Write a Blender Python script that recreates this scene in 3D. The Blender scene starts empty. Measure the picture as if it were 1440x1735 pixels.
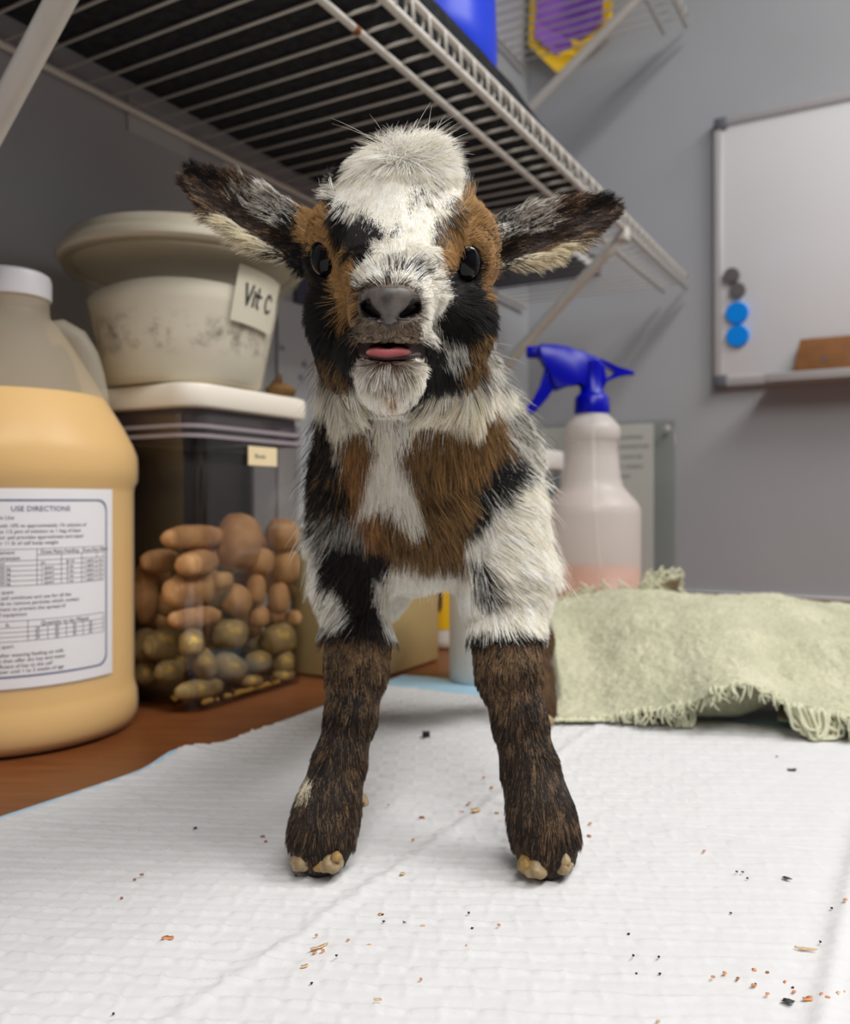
import bpy, bmesh, math, random
import numpy as np
from mathutils import Vector, Matrix
from mathutils.kdtree import KDTree

random.seed(7); RNG = np.random.default_rng(7)
SC = bpy.context.scene
COL = SC.collection

# ------------------------------------------------------------------ camera
H = 0.15                      # lens height above the pad (pad top is z = 0)
F = 1440.0                    # focal length in photograph pixels
SN, CS = 0.4949, 0.8690       # the long wall runs 29.7 degrees off the lens axis
cam_d = bpy.data.cameras.new('camera')
cam = bpy.data.objects.new('camera', cam_d); COL.objects.link(cam)
cam.location = (0, 0, H); cam.rotation_euler = (math.pi/2, 0, 0)
cam_d.sensor_fit = 'HORIZONTAL'; cam_d.sensor_width = 36.0; cam_d.lens = 36.0
cam_d.shift_y = -17.5/1440.0
cam_d.clip_start = 0.01; cam_d.clip_end = 30
cam_d.dof.use_dof = True; cam_d.dof.focus_distance = 0.285; cam_d.dof.aperture_fstop = 15.0
SC.camera = cam

# ------------------------------------------------------------------ world, lamps, exposure
W = bpy.data.worlds.new('room_air'); SC.world = W; W.use_nodes = True
W.node_tree.nodes['Background'].inputs[0].default_value = (0.8, 0.85, 0.9, 1)
W.node_tree.nodes['Background'].inputs[1].default_value = 0.02
SC.view_settings.view_transform = 'Standard'; SC.view_settings.look = 'None'
SC.view_settings.exposure = 0.60; SC.view_settings.gamma = 1.0
SC.view_settings.use_curve_mapping = False
SC.cycles.use_denoising = True
SC.cycles.max_bounces = 10; SC.cycles.diffuse_bounces = 5; SC.cycles.glossy_bounces = 3
SC.cycles.transmission_bounces = 6; SC.cycles.transparent_max_bounces = 24
SC.cycles.caustics_reflective = False; SC.cycles.caustics_refractive = False
SC.cycles.sample_clamp_indirect = 4.0
try: SC.cycles_curves.shape = 'RIBBONS'
except Exception: pass

def SP(s, p, z):              # s along the long wall, p towards it, z up
    return Vector((s*SN - p*CS, s*CS + p*SN, z))
def PX(x, y, Y):              # the point at depth Y that the photograph shows at x, y
    return Vector(((x-720)/F*Y, Y, H-(y-850)/F*Y))
def SPD(v): return Vector((v[0]*SN+v[1]*CS, -v[0]*CS+v[1]*SN))
ROT_S = math.atan2(CS, SN)    # turns local x onto the wall direction

CEIL = 1.62
def ceiling_and_fill_lamp(s, p, ls, lp, watts):
    d = bpy.data.lights.new('ceiling_and_fill_light', 'AREA'); d.shape = 'RECTANGLE'
    d.size = ls; d.size_y = lp; d.energy = watts; d.color = (1.0, 0.983, 0.957)
    o = bpy.data.objects.new('ceiling_and_fill_light', d); COL.objects.link(o)
    o.location = SP(s, p, CEIL-0.05); o.rotation_euler = (0, 0, ROT_S)
    return o
LAMPS = [(0.42, -0.62, 1.2, 0.34, 8.5), (0.95, -1.00, 0.9, 0.34, 14.0), (-0.70, -0.55, 1.2, 0.34, 15.0)]  # second lamp added to brighten the back wall, third as frontal fill
for a in LAMPS: ceiling_and_fill_lamp(*a)

# ------------------------------------------------------------------ helpers
def C(r, g, b):
    def f(c):
        c /= 255.0
        return c/12.92 if c <= 0.04045 else ((c+0.055)/1.055)**2.4
    return (f(r), f(g), f(b), 1.0)

def new_mat(name):
    m = bpy.data.materials.new(name); m.use_nodes = True
    nt = m.node_tree; b = nt.nodes['Principled BSDF']
    return m, nt, b
def mat(name, col, rough=0.5, var=0.0, scale=20.0, bump=0.0, bscale=60.0, metal=0.0, spec=0.5, sss=0.0, coat=0.0, detail=4.0, col2=None):
    m, nt, b = new_mat(name)
    b.inputs['Roughness'].default_value = rough; b.inputs['Metallic'].default_value = metal
    b.inputs['Specular IOR Level'].default_value = spec
    b.inputs['Coat Weight'].default_value = coat
    tc = nt.nodes.new('ShaderNodeTexCoord')
    if var > 0 or col2:
        n = nt.nodes.new('ShaderNodeTexNoise'); n.inputs['Scale'].default_value = scale; n.inputs['Detail'].default_value = detail
        nt.links.new(tc.outputs['Object'], n.inputs['Vector'])
        r = nt.nodes.new('ShaderNodeValToRGB')
        r.color_ramp.elements[0].position = 0.3; r.color_ramp.elements[1].position = 0.7
        c2 = col2 or tuple(min(1, c*(1+var)) for c in col[:3])+(1,)
        r.color_ramp.elements[0].color = tuple(c*(1-var) for c in col[:3])+(1,)
        r.color_ramp.elements[1].color = c2
        nt.links.new(n.outputs['Fac'], r.inputs['Fac']); nt.links.new(r.outputs['Color'], b.inputs['Base Color'])
    else:
        b.inputs['Base Color'].default_value = col
    if sss:
        b.inputs['Subsurface Weight'].default_value = sss; b.inputs['Subsurface Scale'].default_value = 0.01
        b.inputs['Subsurface Radius'].default_value = (1, .6, .4)
    if bump:
        n2 = nt.nodes.new('ShaderNodeTexNoise'); n2.inputs['Scale'].default_value = bscale; n2.inputs['Detail'].default_value = 5
        nt.links.new(tc.outputs['Object'], n2.inputs['Vector'])
        bp = nt.nodes.new('ShaderNodeBump'); bp.inputs['Strength'].default_value = bump; bp.inputs['Distance'].default_value = 0.002
        nt.links.new(n2.outputs['Fac'], bp.inputs['Height']); nt.links.new(bp.outputs['Normal'], b.inputs['Normal'])
    return m
def frosted(name, col, clear=0.5, rough=0.35, trans=0.35):
    """milky plastic: part see-through, part white scatter, part sheen"""
    m, nt, b = new_mat(name)
    out = nt.nodes['Material Output']
    b.inputs['Base Color'].default_value = col; b.inputs['Roughness'].default_value = rough
    tr = nt.nodes.new('ShaderNodeBsdfTransparent'); tr.inputs[0].default_value = tuple(0.75+0.25*c for c in col[:3])+(1,)
    tl = nt.nodes.new('ShaderNodeBsdfTranslucent'); tl.inputs[0].default_value = col
    m1 = nt.nodes.new('ShaderNodeMixShader'); m1.inputs[0].default_value = trans
    nt.links.new(b.outputs[0], m1.inputs[1]); nt.links.new(tl.outputs[0], m1.inputs[2])
    m2 = nt.nodes.new('ShaderNodeMixShader'); m2.inputs[0].default_value = clear
    nt.links.new(m1.outputs[0], m2.inputs[1]); nt.links.new(tr.outputs[0], m2.inputs[2])
    nt.links.new(m2.outputs[0], out.inputs['Surface'])
    return m
def clear_plastic(name, tint=(0.93, 0.94, 0.95, 1), gloss=1.0):
    m, nt, b = new_mat(name); nt.nodes.remove(b); out = nt.nodes['Material Output']
    tr = nt.nodes.new('ShaderNodeBsdfTransparent'); tr.inputs[0].default_value = tint
    gl = nt.nodes.new('ShaderNodeBsdfGlossy'); gl.inputs['Roughness'].default_value = 0.06
    fr = nt.nodes.new('ShaderNodeFresnel'); fr.inputs[0].default_value = 1.45
    ml = nt.nodes.new('ShaderNodeMath'); ml.operation = 'MULTIPLY'; ml.inputs[1].default_value = gloss; ml.use_clamp = True
    ge = nt.nodes.new('ShaderNodeNewGeometry'); bf = nt.nodes.new('ShaderNodeMath'); bf.operation = 'SUBTRACT'; bf.inputs[0].default_value = 1.0; nt.links.new(ge.outputs['Backfacing'], bf.inputs[1])
    m0 = nt.nodes.new('ShaderNodeMath'); m0.operation = 'MULTIPLY'; nt.links.new(fr.outputs[0], m0.inputs[0]); nt.links.new(bf.outputs[0], m0.inputs[1])
    nt.links.new(m0.outputs[0], ml.inputs[0])
    mx = nt.nodes.new('ShaderNodeMixShader')
    nt.links.new(ml.outputs[0], mx.inputs[0]); nt.links.new(tr.outputs[0], mx.inputs[1]); nt.links.new(gl.outputs[0], mx.inputs[2])
    nt.links.new(mx.outputs[0], out.inputs['Surface'])
    return m

def tag(o, label=None, cat=None, group=None, kind=None):
    if label: o['label'] = label
    if cat: o['category'] = cat
    if group: o['group'] = group
    if kind: o['kind'] = kind
    return o
def thing(name, label, cat, loc=(0,0,0), rotz=0.0, group=None):
    o = bpy.data.objects.new(name, None); COL.objects.link(o)
    o.empty_display_size = 0.02
    o.location = loc; o.rotation_euler = (0, 0, rotz)
    return tag(o, label, cat, group)
def link_mesh(name, me, m, parent=None, smooth=True):
    o = bpy.data.objects.new(name, me); COL.objects.link(o)
    if m:
        for mm in (m if isinstance(m, (list, tuple)) else [m]): me.materials.append(mm)
    if smooth:
        me.polygons.foreach_set('use_smooth', [True]*len(me.polygons))
    if parent: o.parent = parent
    return o
def obj(name, bm, m, parent=None, smooth=True, angle=None):
    me = bpy.data.meshes.new(name); bm.normal_update()
    bm.to_mesh(me); bm.free()
    o = link_mesh(name, me, m, parent, smooth)
    if smooth and angle:
        try: me.set_sharp_from_angle(angle=math.radians(angle))
        except Exception: pass
    return o
def box(bm, lo, hi, bevel=0.0, seg=2, M=None):
    r = bmesh.ops.create_cube(bm, size=1.0)
    vs = r['verts']
    for v in vs:
        v.co = Vector([(lo[i]+hi[i])/2 + v.co[i]*(hi[i]-lo[i]) for i in range(3)])
    if bevel:
        es = {e for v in vs for e in v.link_edges}
        rr = bmesh.ops.bevel(bm, geom=list(es), offset=bevel, segments=seg, profile=0.5, affect='EDGES')
        vs = list({v for f in rr['faces'] for v in f.verts} | {v for v in vs if v.is_valid})
    if M:
        for v in vs: v.co = M @ v.co
    return vs
def rbox(bm, lo, hi, rad, seg=5, edge=0.0, M=None, top=True, bottom=True):
    """upright box with rounded vertical corners"""
    pts = []
    for cx, cy, a0 in ((hi[0]-rad, hi[1]-rad, 0), (lo[0]+rad, hi[1]-rad, 90), (lo[0]+rad, lo[1]+rad, 180), (hi[0]-rad, lo[1]+rad, 270)):
        for k in range(seg+1):
            a = math.radians(a0+90*k/seg); pts.append((cx+rad*math.cos(a), cy+rad*math.sin(a)))
    cx, cy = (lo[0]+hi[0])/2, (lo[1]+hi[1])/2
    rings = []
    prof = [(0, lo[2]), (0, hi[2])] if not edge else [(edge, lo[2]), (edge*.3, lo[2]+edge*.3), (0, lo[2]+edge), (0, hi[2]-edge), (edge*.3, hi[2]-edge*.3), (edge, hi[2])]
    for ins, z in prof:
        fx = 1-ins*2/(hi[0]-lo[0]); fy = 1-ins*2/(hi[1]-lo[1])
        rings.append([bm.verts.new(Vector((cx+(x-cx)*fx, cy+(y-cy)*fy, z))) for x, y in pts])
    n = len(pts)
    for a, b in zip(rings, rings[1:]):
        for i in range(n): bm.faces.new((a[i], a[(i+1) % n], b[(i+1) % n], b[i]))
    if bottom: bm.faces.new(rings[0][::-1])
    if top: bm.faces.new(rings[-1])
    if M:
        for r in rings:
            for v in r: v.co = M @ v.co
def lathe(bm, prof, n=48, cx=0, cy=0, close=True, a0=0.0, a1=None):
    full = a1 is None
    rings = []
    for r, z in prof:
        if r < 1e-6: rings.append([bm.verts.new((cx, cy, z))]); continue
        cnt = n if full else n+1
        rings.append([bm.verts.new((cx+r*math.cos((a0 if not full else 0)+(2*math.pi if full else a1-a0)*k/n),
                                    cy+r*math.sin((a0 if not full else 0)+(2*math.pi if full else a1-a0)*k/n), z)) for k in range(cnt)])
    for a, b in zip(rings, rings[1:]):
        m = max(len(a), len(b))
        rng = range(m) if full else range(m-1)
        for i in rng:
            j = (i+1) % m
            if len(a) == 1: bm.faces.new((a[0], b[j], b[i]))
            elif len(b) == 1: bm.faces.new((a[i], a[j], b[0]))
            else: bm.faces.new((a[i], a[j], b[j], b[i]))
def tube(bm, pts, r, n=8, cap=True, closed=False):
    pts = [Vector(p) for p in pts]; N = len(pts)
    rs = r if isinstance(r, (list, tuple)) else [r]*N
    t0 = (pts[1]-pts[0]).normalized()
    up = Vector((0, 0, 1)) if abs(t0.z) < .9 else Vector((1, 0, 0))
    nrm = t0.cross(up).normalized(); rings = []
    for i, p in enumerate(pts):
        t = (pts[min(i+1, N-1)]-pts[max(i-1, 0)]).normalized()
        nrm = (nrm - t*nrm.dot(t)).normalized(); bn = t.cross(nrm)
        rings.append([bm.verts.new(p+(nrm*math.cos(2*math.pi*k/n)+bn*math.sin(2*math.pi*k/n))*rs[i]) for k in range(n)])
    for a, b in zip(rings, rings[1:]):
        for k in range(n): bm.faces.new((a[k], a[(k+1) % n], b[(k+1) % n], b[k]))
    if cap:
        bm.faces.new(rings[0][::-1]); bm.faces.new(rings[-1])
def prism(bm, poly, d0, d1, fn, bevel=0.0):
    """polygon in the plane, thickness d0..d1, fn(u, v, d) gives the point"""
    a = [bm.verts.new(fn(u, v, d0)) for u, v in poly]; b = [bm.verts.new(fn(u, v, d1)) for u, v in poly]
    n = len(poly); fs = [bm.faces.new(a[::-1]), bm.faces.new(b)]
    for i in range(n): fs.append(bm.faces.new((a[i], a[(i+1) % n], b[(i+1) % n], b[i])))
    if bevel:
        es = list({e for f in fs[:2] for e in f.edges})
        bmesh.ops.bevel(bm, geom=es, offset=bevel, segments=2, profile=.5, affect='EDGES')
    bmesh.ops.recalc_face_normals(bm, faces=bm.faces)
def grid_mesh(name, P, m, parent=None, solid=None):
    """P: (nu, nv, 3) array of points"""
    nu, nv = P.shape[:2]
    idx = np.arange(nu*nv).reshape(nu, nv)
    q = np.stack([idx[:-1, :-1], idx[1:, :-1], idx[1:, 1:], idx[:-1, 1:]], -1).reshape(-1, 4)
    me = np_mesh(name, P.reshape(-1, 3), q)
    o = link_mesh(name, me, m, parent)
    if solid:
        md = o.modifiers.new('thick', 'SOLIDIFY'); md.thickness = solid; md.offset = -1
    return o
def np_mesh(name, V, Q):
    me = bpy.data.meshes.new(name)
    V = np.asarray(V, np.float32); Q = np.asarray(Q, np.int32)
    me.vertices.add(len(V)); me.vertices.foreach_set('co', V.ravel())
    k = Q.shape[1]
    me.loops.add(Q.size); me.loops.foreach_set('vertex_index', Q.ravel())
    me.polygons.add(len(Q)); me.polygons.foreach_set('loop_start', np.arange(0, Q.size, k, dtype=np.int32))
    me.polygons.foreach_set('loop_total', np.full(len(Q), k, np.int32))
    me.update(); me.validate()
    return me
def vnoise(P, scale, seed=0, octv=3):
    """cheap smooth value noise, -1..1"""
    P = np.asarray(P, float)*scale; out = np.zeros(len(P)); amp = 1; tot = 0
    for o in range(octv):
        i = np.floor(P).astype(np.int64); f = P-i; f = f*f*(3-2*f)
        acc = np.zeros(len(P))
        for dx in (0, 1):
            for dy in (0, 1):
                for dz in (0, 1):
                    h = (i[:, 0]+dx)*374761393 + (i[:, 1]+dy)*668265263 + (i[:, 2]+dz)*2147483647 + (seed+o)*974634777
                    h = (h ^ (h >> 13))*1274126177; h = h ^ (h >> 16)
                    w = (f[:, 0] if dx else 1-f[:, 0])*(f[:, 1] if dy else 1-f[:, 1])*(f[:, 2] if dz else 1-f[:, 2])
                    acc += w*((h & 0xffff)/32767.5-1)
        out += acc*amp; tot += amp; amp *= .5; P = P*2.03
    return out/tot
TEXTS = []                     # (object, map function, name, material, parent): lettering, turned to mesh in one go at the end
def text(body, size, fn, name, m, parent, align='LEFT', spacing=1.0, line=1.0):
    c = bpy.data.curves.new('lettering', 'FONT'); c.body = body; c.size = size; c.align_x = align; c.space_character = spacing; c.space_line = line
    c.resolution_u = 2
    o = bpy.data.objects.new('lettering', c); COL.objects.link(o)
    TEXTS.append((o, fn, name, m, parent)); return o
def bake_texts():
    dg = bpy.context.evaluated_depsgraph_get(); dg.update()
    groups = {}
    for o, fn, name, m, parent in TEXTS:
        ev = o.evaluated_get(dg); me = ev.to_mesh()
        V = np.array([fn(v.co.x, v.co.y) for v in me.vertices]); fs = [tuple(p.vertices) for p in me.polygons]
        g = groups.setdefault((name, m, parent), [[], [], 0])
        g[0].extend(V.tolist()); g[1].extend([tuple(i+g[2] for i in f) for f in fs]); g[2] += len(V)
        ev.to_mesh_clear()
    for o, *_ in TEXTS:
        d = o.data; bpy.data.objects.remove(o); bpy.data.curves.remove(d)
    for (name, m, parent), (V, Fs, _) in groups.items():
        me = bpy.data.meshes.new(name); me.from_pydata(V, [], Fs); me.update()
        link_mesh(name, me, m, parent, smooth=False)
    TEXTS.clear()
# ------------------------------------------------------------------ room shell
CTOP = -0.003                  # countertop; the pad lies on it, its upper face near z = 0
S0, S1, P0, P1, FLOOR = -1.9, 1.46, -1.9, 0.612, -0.92
M_wall = mat('grey_wall_paint', C(174, 177, 181), 0.55, var=0.03, scale=6, bump=0.12, bscale=90)
M_ceil = mat('white_ceiling_paint', C(235, 234, 230), 0.9)
M_floor = mat('floor_vinyl', C(96, 92, 88), 0.6, var=0.08, scale=8)
def wall(name, s0, s1, p0, p1, z0, z1, m):
    bm = bmesh.new(); box(bm, (s0, p0, z0), (s1, p1, z1), M=MSP)
    return tag(obj(name, bm, m, smooth=False), kind='structure')
MSP = Matrix(((SN, -CS, 0, 0), (CS, SN, 0, 0), (0, 0, 1, 0), (0, 0, 0, 1)))
wall('wall_left', S0-.1, S1+.1, P1, P1+.1, FLOOR, CEIL, M_wall)
wall('wall_back', S1, S1+.1, P0-.1, P1, FLOOR, CEIL, M_wall)
M_wall2 = mat('bounce_cutting_dark_wall', C(112, 112, 114), 0.6, var=0.05, scale=5)  # for the unseen walls, darkened to cut bounce light under the shelf
wall('wall_right', S0-.1, S1, P0-.1, P0, FLOOR, CEIL, M_wall2)
wall('wall_front', S0-.1, S0, P0, P1, FLOOR, CEIL, M_wall2)
wall('floor', S0-.1, S1+.1, P0-.1, P1+.1, FLOOR-.1, FLOOR, M_floor)
wall('ceiling', S0-.1, S1+.1, P0-.1, P1+.1, CEIL, CEIL+.1, M_ceil)

# counter
def counter_mat():
    m, nt, b = new_mat('brown_laminate'); tc = nt.nodes.new('ShaderNodeTexCoord')
    mp = nt.nodes.new('ShaderNodeMapping'); mp.inputs['Rotation'].default_value = (0, 0, -ROT_S); mp.inputs['Scale'].default_value = (6, 70, 6)
    n = nt.nodes.new('ShaderNodeTexNoise'); n.inputs['Scale'].default_value = 3; n.inputs['Detail'].default_value = 6
    r = nt.nodes.new('ShaderNodeValToRGB'); r.color_ramp.elements[0].position = .3; r.color_ramp.elements[1].position = .75
    r.color_ramp.elements[0].color = C(112, 64, 30); r.color_ramp.elements[1].color = C(142, 84, 44)
    n2 = nt.nodes.new('ShaderNodeTexNoise'); n2.inputs['Scale'].default_value = 60; n2.inputs['Detail'].default_value = 3
    r2 = nt.nodes.new('ShaderNodeValToRGB'); r2.color_ramp.elements[0].position = .72; r2.color_ramp.elements[1].position = .8
    mx = nt.nodes.new('ShaderNodeMixRGB'); mx.inputs[2].default_value = C(190, 135, 95)
    ml = nt.nodes.new('ShaderNodeMath'); ml.operation = 'MULTIPLY'; ml.inputs[1].default_value = .45
    L = nt.links.new
    L(tc.outputs['Object'], mp.inputs[0]); L(mp.outputs[0], n.inputs['Vector']); L(n.outputs['Fac'], r.inputs[0]); L(tc.outputs['Object'], n2.inputs['Vector'])
    L(n2.outputs['Fac'], r2.inputs[0]); L(r2.outputs[0], ml.inputs[0]); L(ml.outputs[0], mx.inputs[0]); L(r.outputs[0], mx.inputs[1]); L(mx.outputs[0], b.inputs['Base Color'])
    b.inputs['Roughness'].default_value = .42
    return m
t = thing('work_counter', 'reddish brown laminate counter along the grey walls, under everything', 'counter', SP(.5, .1, CTOP))
def local(t, bm):
    for v in bm.verts: v.co -= Vector(t.location)
bm = bmesh.new(); box(bm, (-1.0, -.55, CTOP-.04), (1.455, .607, CTOP), .004, M=MSP); local(t, bm)
obj('countertop', bm, counter_mat(), t, angle=40)
bm = bmesh.new(); box(bm, (-.98, -.50, FLOOR), (1.45, .60, CTOP-.0405), .002, M=MSP); local(t, bm)
obj('cabinet_base', bm, mat('cabinet_laminate', C(120, 100, 80), .6), t, angle=40)
M_caulk = mat('white_caulk', C(225, 225, 225), .5)
bm = bmesh.new(); tube(bm, [SP(1.4565, -.54, CTOP+.002), SP(1.4565, .60, CTOP+.002)], .003, 6)
tag(obj('trim_1', bm, M_caulk), kind='structure')

# ------------------------------------------------------------------ wire shelves
M_wire = mat('white_epoxy_wire', C(214, 211, 203), .4, var=.05, scale=40)
M_rust = mat('rust', C(140, 80, 35), .8, var=.2, scale=300)
def wire_shelf(zdeck, label, s0, s1, braces, rust=()):
    root = thing('wire_shelf', label, 'shelf', SP((s0+s1)/2, .46, zdeck), group=None)
    off = Vector(root.location)
    def add(name, pts, r, n=8, m=M_wire, lab=None):
        bm = bmesh.new(); tube(bm, [p-off for p in pts], r, n)
        o = obj(name, bm, m, root)
        if lab: o['label'] = lab
        return o
    add('back_rail', [SP(s0, .603, zdeck), SP(s1, .603, zdeck)], .0032)
    add('middle_rail', [SP(s0, .355, zdeck-.0012), SP(s1, .355, zdeck-.0012)], .003)
    add('front_rail', [SP(s0, .318, zdeck), SP(s1, .318, zdeck)], .0034)
    add('lip_rail', [SP(s0, .318, zdeck+.019), SP(s1, .318, zdeck+.019)], .003)
    rod = None; s = s0+.006; k = 0
    while s < s1-.003:
        if rod is None:
            b0 = SP(s, .603, zdeck+.0035)
            bm = bmesh.new()
            tube(bm, [SP(s, .606, zdeck+.0035)-b0, SP(s, .330, zdeck+.0035)-b0, SP(s, .3225, zdeck+.0045)-b0, SP(s, .3205, zdeck+.010)-b0,
                      SP(s, .3205, zdeck+.019)-b0, SP(s, .318, zdeck+.0225)-b0, SP(s, .3155, zdeck+.019)-b0, SP(s+.003, .3150, zdeck+.001)-b0], .00135, 6)
            rod = obj('rod', bm, M_wire, root); o = rod
        else:
            o = rod.copy(); COL.objects.link(o); o.parent = root
        o.location = SP(s, .603, zdeck+.0035)-off
        s += .0254; k += 1
    for sb, drop in braces:
        a, b = SP(sb, .322, zdeck-.006), SP(sb, .601, zdeck-drop)
        n = 12; pts = [a+(b-a)*i/n for i in range(n+1)]
        add('brace', pts, .0075, 14)
        bm = bmesh.new(); box(bm, (sb-.012, .600, zdeck-drop-.02), (sb+.012, .6115, zdeck-drop+.02), .002, M=MSP)
        for v in bm.verts: v.co -= off
        obj('wall_clip', bm, M_wire, root)
        bm = bmesh.new(); box(bm, (sb-.009, .314, zdeck-.014), (sb+.009, .328, zdeck+.004), .002, M=MSP)
        for v in bm.verts: v.co -= off
        obj('brace_hook', bm, M_wire, root)
    for (sr, pr) in rust:
        bm = bmesh.new(); tube(bm, [SP(sr-.003, pr, zdeck-.0014)-off, SP(sr+.003, pr, zdeck-.0014)-off], .0034, 8)
        o = obj('rust_spot', bm, M_rust, root); o['label'] = 'orange rust spot on the middle rail'
    return root
Z1, Z2 = .50, .93
wire_shelf(Z1, 'white wire shelf loaded with dark mats, just above the goat', .02, 1.426, [(.302, .27), (1.08, .27)], rust=[(.52, .355)])
wire_shelf(Z2, 'higher white wire shelf crossing in front of the purple pennant', .30, 1.426, [(1.26, .21)])

# dark mats on the shelves
def dark_fabric():
    return mat('charcoal_felt', C(48, 49, 52), .95, var=.35, scale=120, bump=1.0, bscale=420, spec=.1)
M_felt = dark_fabric()
def soft_slab(name, label, s0, s1, p0, p1, z0, z1, rnd, seed, group=None, sag_end=0.0):
    ns, npp = 60, 24; n = 9
    c = SP((s0+s1)/2, (p0+p1)/2, z0)
    V = []; 
    def outline(a):   # superellipse cross section
        return 0
    # cross-section ring in (p, z) swept along s
    ring = []
    for k in range(64):
        a = 2*math.pi*k/64; ca, sa = math.cos(a), math.sin(a); e = .32
        ring.append((math.copysign(abs(ca)**e, ca), math.copysign(abs(sa)**.6, sa)))
    ring = np.array(ring)
    P = np.zeros((ns+2, 65, 3))
    for i in range(ns+2):
        f = min(max((i-.5)/ns, 0), 1); s = s0+(s1-s0)*f
        sc = 1.0 if 0 < i < ns+1 else 0.0
        h = (z1-z0)*(1-sag_end*max(0, (f-.72)/.28)**2)
        endr = min(1, ((1-f)*(s1-s0)/rnd+.02))**.5 if sag_end else 1
        pm, pw = (p0+p1)/2, (p1-p0)/2
        for k in range(65):
            x, z = ring[k % 64]
            pfront = pm + pw*x*sc
            P[i, k] = SP(s, pfront, z0+h/2+h/2*z*sc*(endr if z > 0 else 1))
    nz = vnoise(P.reshape(-1, 3), 30, seed).reshape(P.shape[:2])*.0035 + vnoise(P.reshape(-1, 3), 9, seed+9).reshape(P.shape[:2])*.003
    P[:, :, 2] += np.where(P[:, :, 2] > z0+.01, nz, 0)
    P -= np.array(c)
    o = grid_mesh(name, P, M_felt); o.location = c
    return tag(o, label, 'mat', group)
soft_slab('shelf_mat', 'long charcoal felt mat lying over the lower wire shelf', .06, .97, .332, .597, Z1+.0062, Z1+.071, .05, 3, sag_end=.72)
soft_slab('shelf_mat', 'second charcoal mat piled on the long one, beside blue bucket', .10, .595, .330, .50, Z1+.0770, Z1+.122, .05, 5)
soft_slab('shelf_mat', 'dark mat on the topmost wire shelf', .34, 1.04, .33, .59, Z2+.0062, Z2+.036, .05, 8)
# blue bucket
bs, bp = .775, .46; c = SP(bs, bp, Z1+.0735)
t = thing('blue_bucket', 'bright blue plastic bucket standing on the shelf mat', 'bucket', c)
M_blue = mat('blue_plastic', C(4, 58, 222), .3, spec=.25)
bm = bmesh.new(); lathe(bm, [(0, 0), (.088, 0), (.092, .004), (.0925, .05), (.090, .12), (.086, .20), (.083, .24), (.080, .24), (.083, .2), (.087, .12), (.088, .01), (0, .006)], 64)
obj('bucket_body', bm, M_blue, t, angle=50)
bm = bmesh.new(); lathe(bm, [(.0832, .226), (.0885, .228), (.089, .238), (.0885, .243), (.082, .243), (.081, .236)], 64)
obj('rim', bm, M_blue, t, angle=50)
# navy folder on the far end of the lower shelf
t = thing('navy_binder', 'dark navy flat binder lying on the far shelf end, behind goat ear', 'binder', SP(1.22, .50, Z1+.0055))
M_navy = mat('navy_board', C(38, 52, 92), .6); M_paper = mat('white_paper', C(222, 221, 217), .8)
off = Vector(t.location)
for nm, lo, hi, mm in (('cover', (1.15, .42, Z1+.0055), (1.294, .60, Z1+.0075), M_navy), ('cover', (1.15, .42, Z1+.0265), (1.294, .60, Z1+.0285), M_navy),
                       ('spine', (1.292, .42, Z1+.0055), (1.2945, .60, Z1+.0285), M_navy), ('pages', (1.155, .425, Z1+.0077), (1.29, .595, Z1+.0263), M_paper)):
    bm = bmesh.new(); box(bm, lo, hi, .0006, 1, M=MSP)
    for v in bm.verts: v.co -= off
    obj(nm, bm, mm, t, angle=40)

# purple pennant on the far wall
def wall_pt(q, z, d=0.0):      # on the far wall: q is the p coordinate, d is the distance off the wall
    return SP(S1-d, q, z)
t = thing('pennant', 'purple pennant with golden yellow border hanging on far wall', 'banner', wall_pt(.523, 1.1, .02))
off = Vector(t.location)
def pennant_pt(d0):
    def fn(u, v, d): 
        w = .006*math.sin((u-.44)*60)+.004*math.sin(v*40)
        return wall_pt(u, v, d0+d+w)-off
    return fn
outer = [(.600, 1.25), (.600, .978), (.548, .918), (.445, .965), (.445, 1.25)]
inner = [(.585, 1.25), (.585, .986), (.545, .944), (.460, .976), (.460, 1.25)]
def poly_grid(name, poly, m, d0, th):
    bm = bmesh.new(); n = len(poly)
    prism(bm, poly, 0, th, lambda u, v, d: Vector((u, v, d)))
    bmesh.ops.subdivide_edges(bm, edges=list(bm.edges), cuts=8, use_grid_fill=True)
    bmesh.ops.triangulate(bm, faces=list(bm.faces))
    f = pennant_pt(d0)
    for v in bm.verts: v.co = f(v.co.x, v.co.y, v.co.z)
    bmesh.ops.recalc_face_normals(bm, faces=bm.faces)
    return obj(name, bm, m, t, smooth=False)
poly_grid('border', outer, mat('golden_satin', C(255, 206, 26), .45), .022, .0022)
poly_grid('field', inner, mat('purple_satin', C(106, 48, 166), .45, col2=C(164, 104, 212), var=.25, scale=14), .0235, .0022)
bm = bmesh.new(); tube(bm, [wall_pt(.61, 1.25, .025)-off, wall_pt(.435, 1.25, .025)-off], .005, 10)
obj('hanging_rod', bm, M_wire, t)

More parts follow.
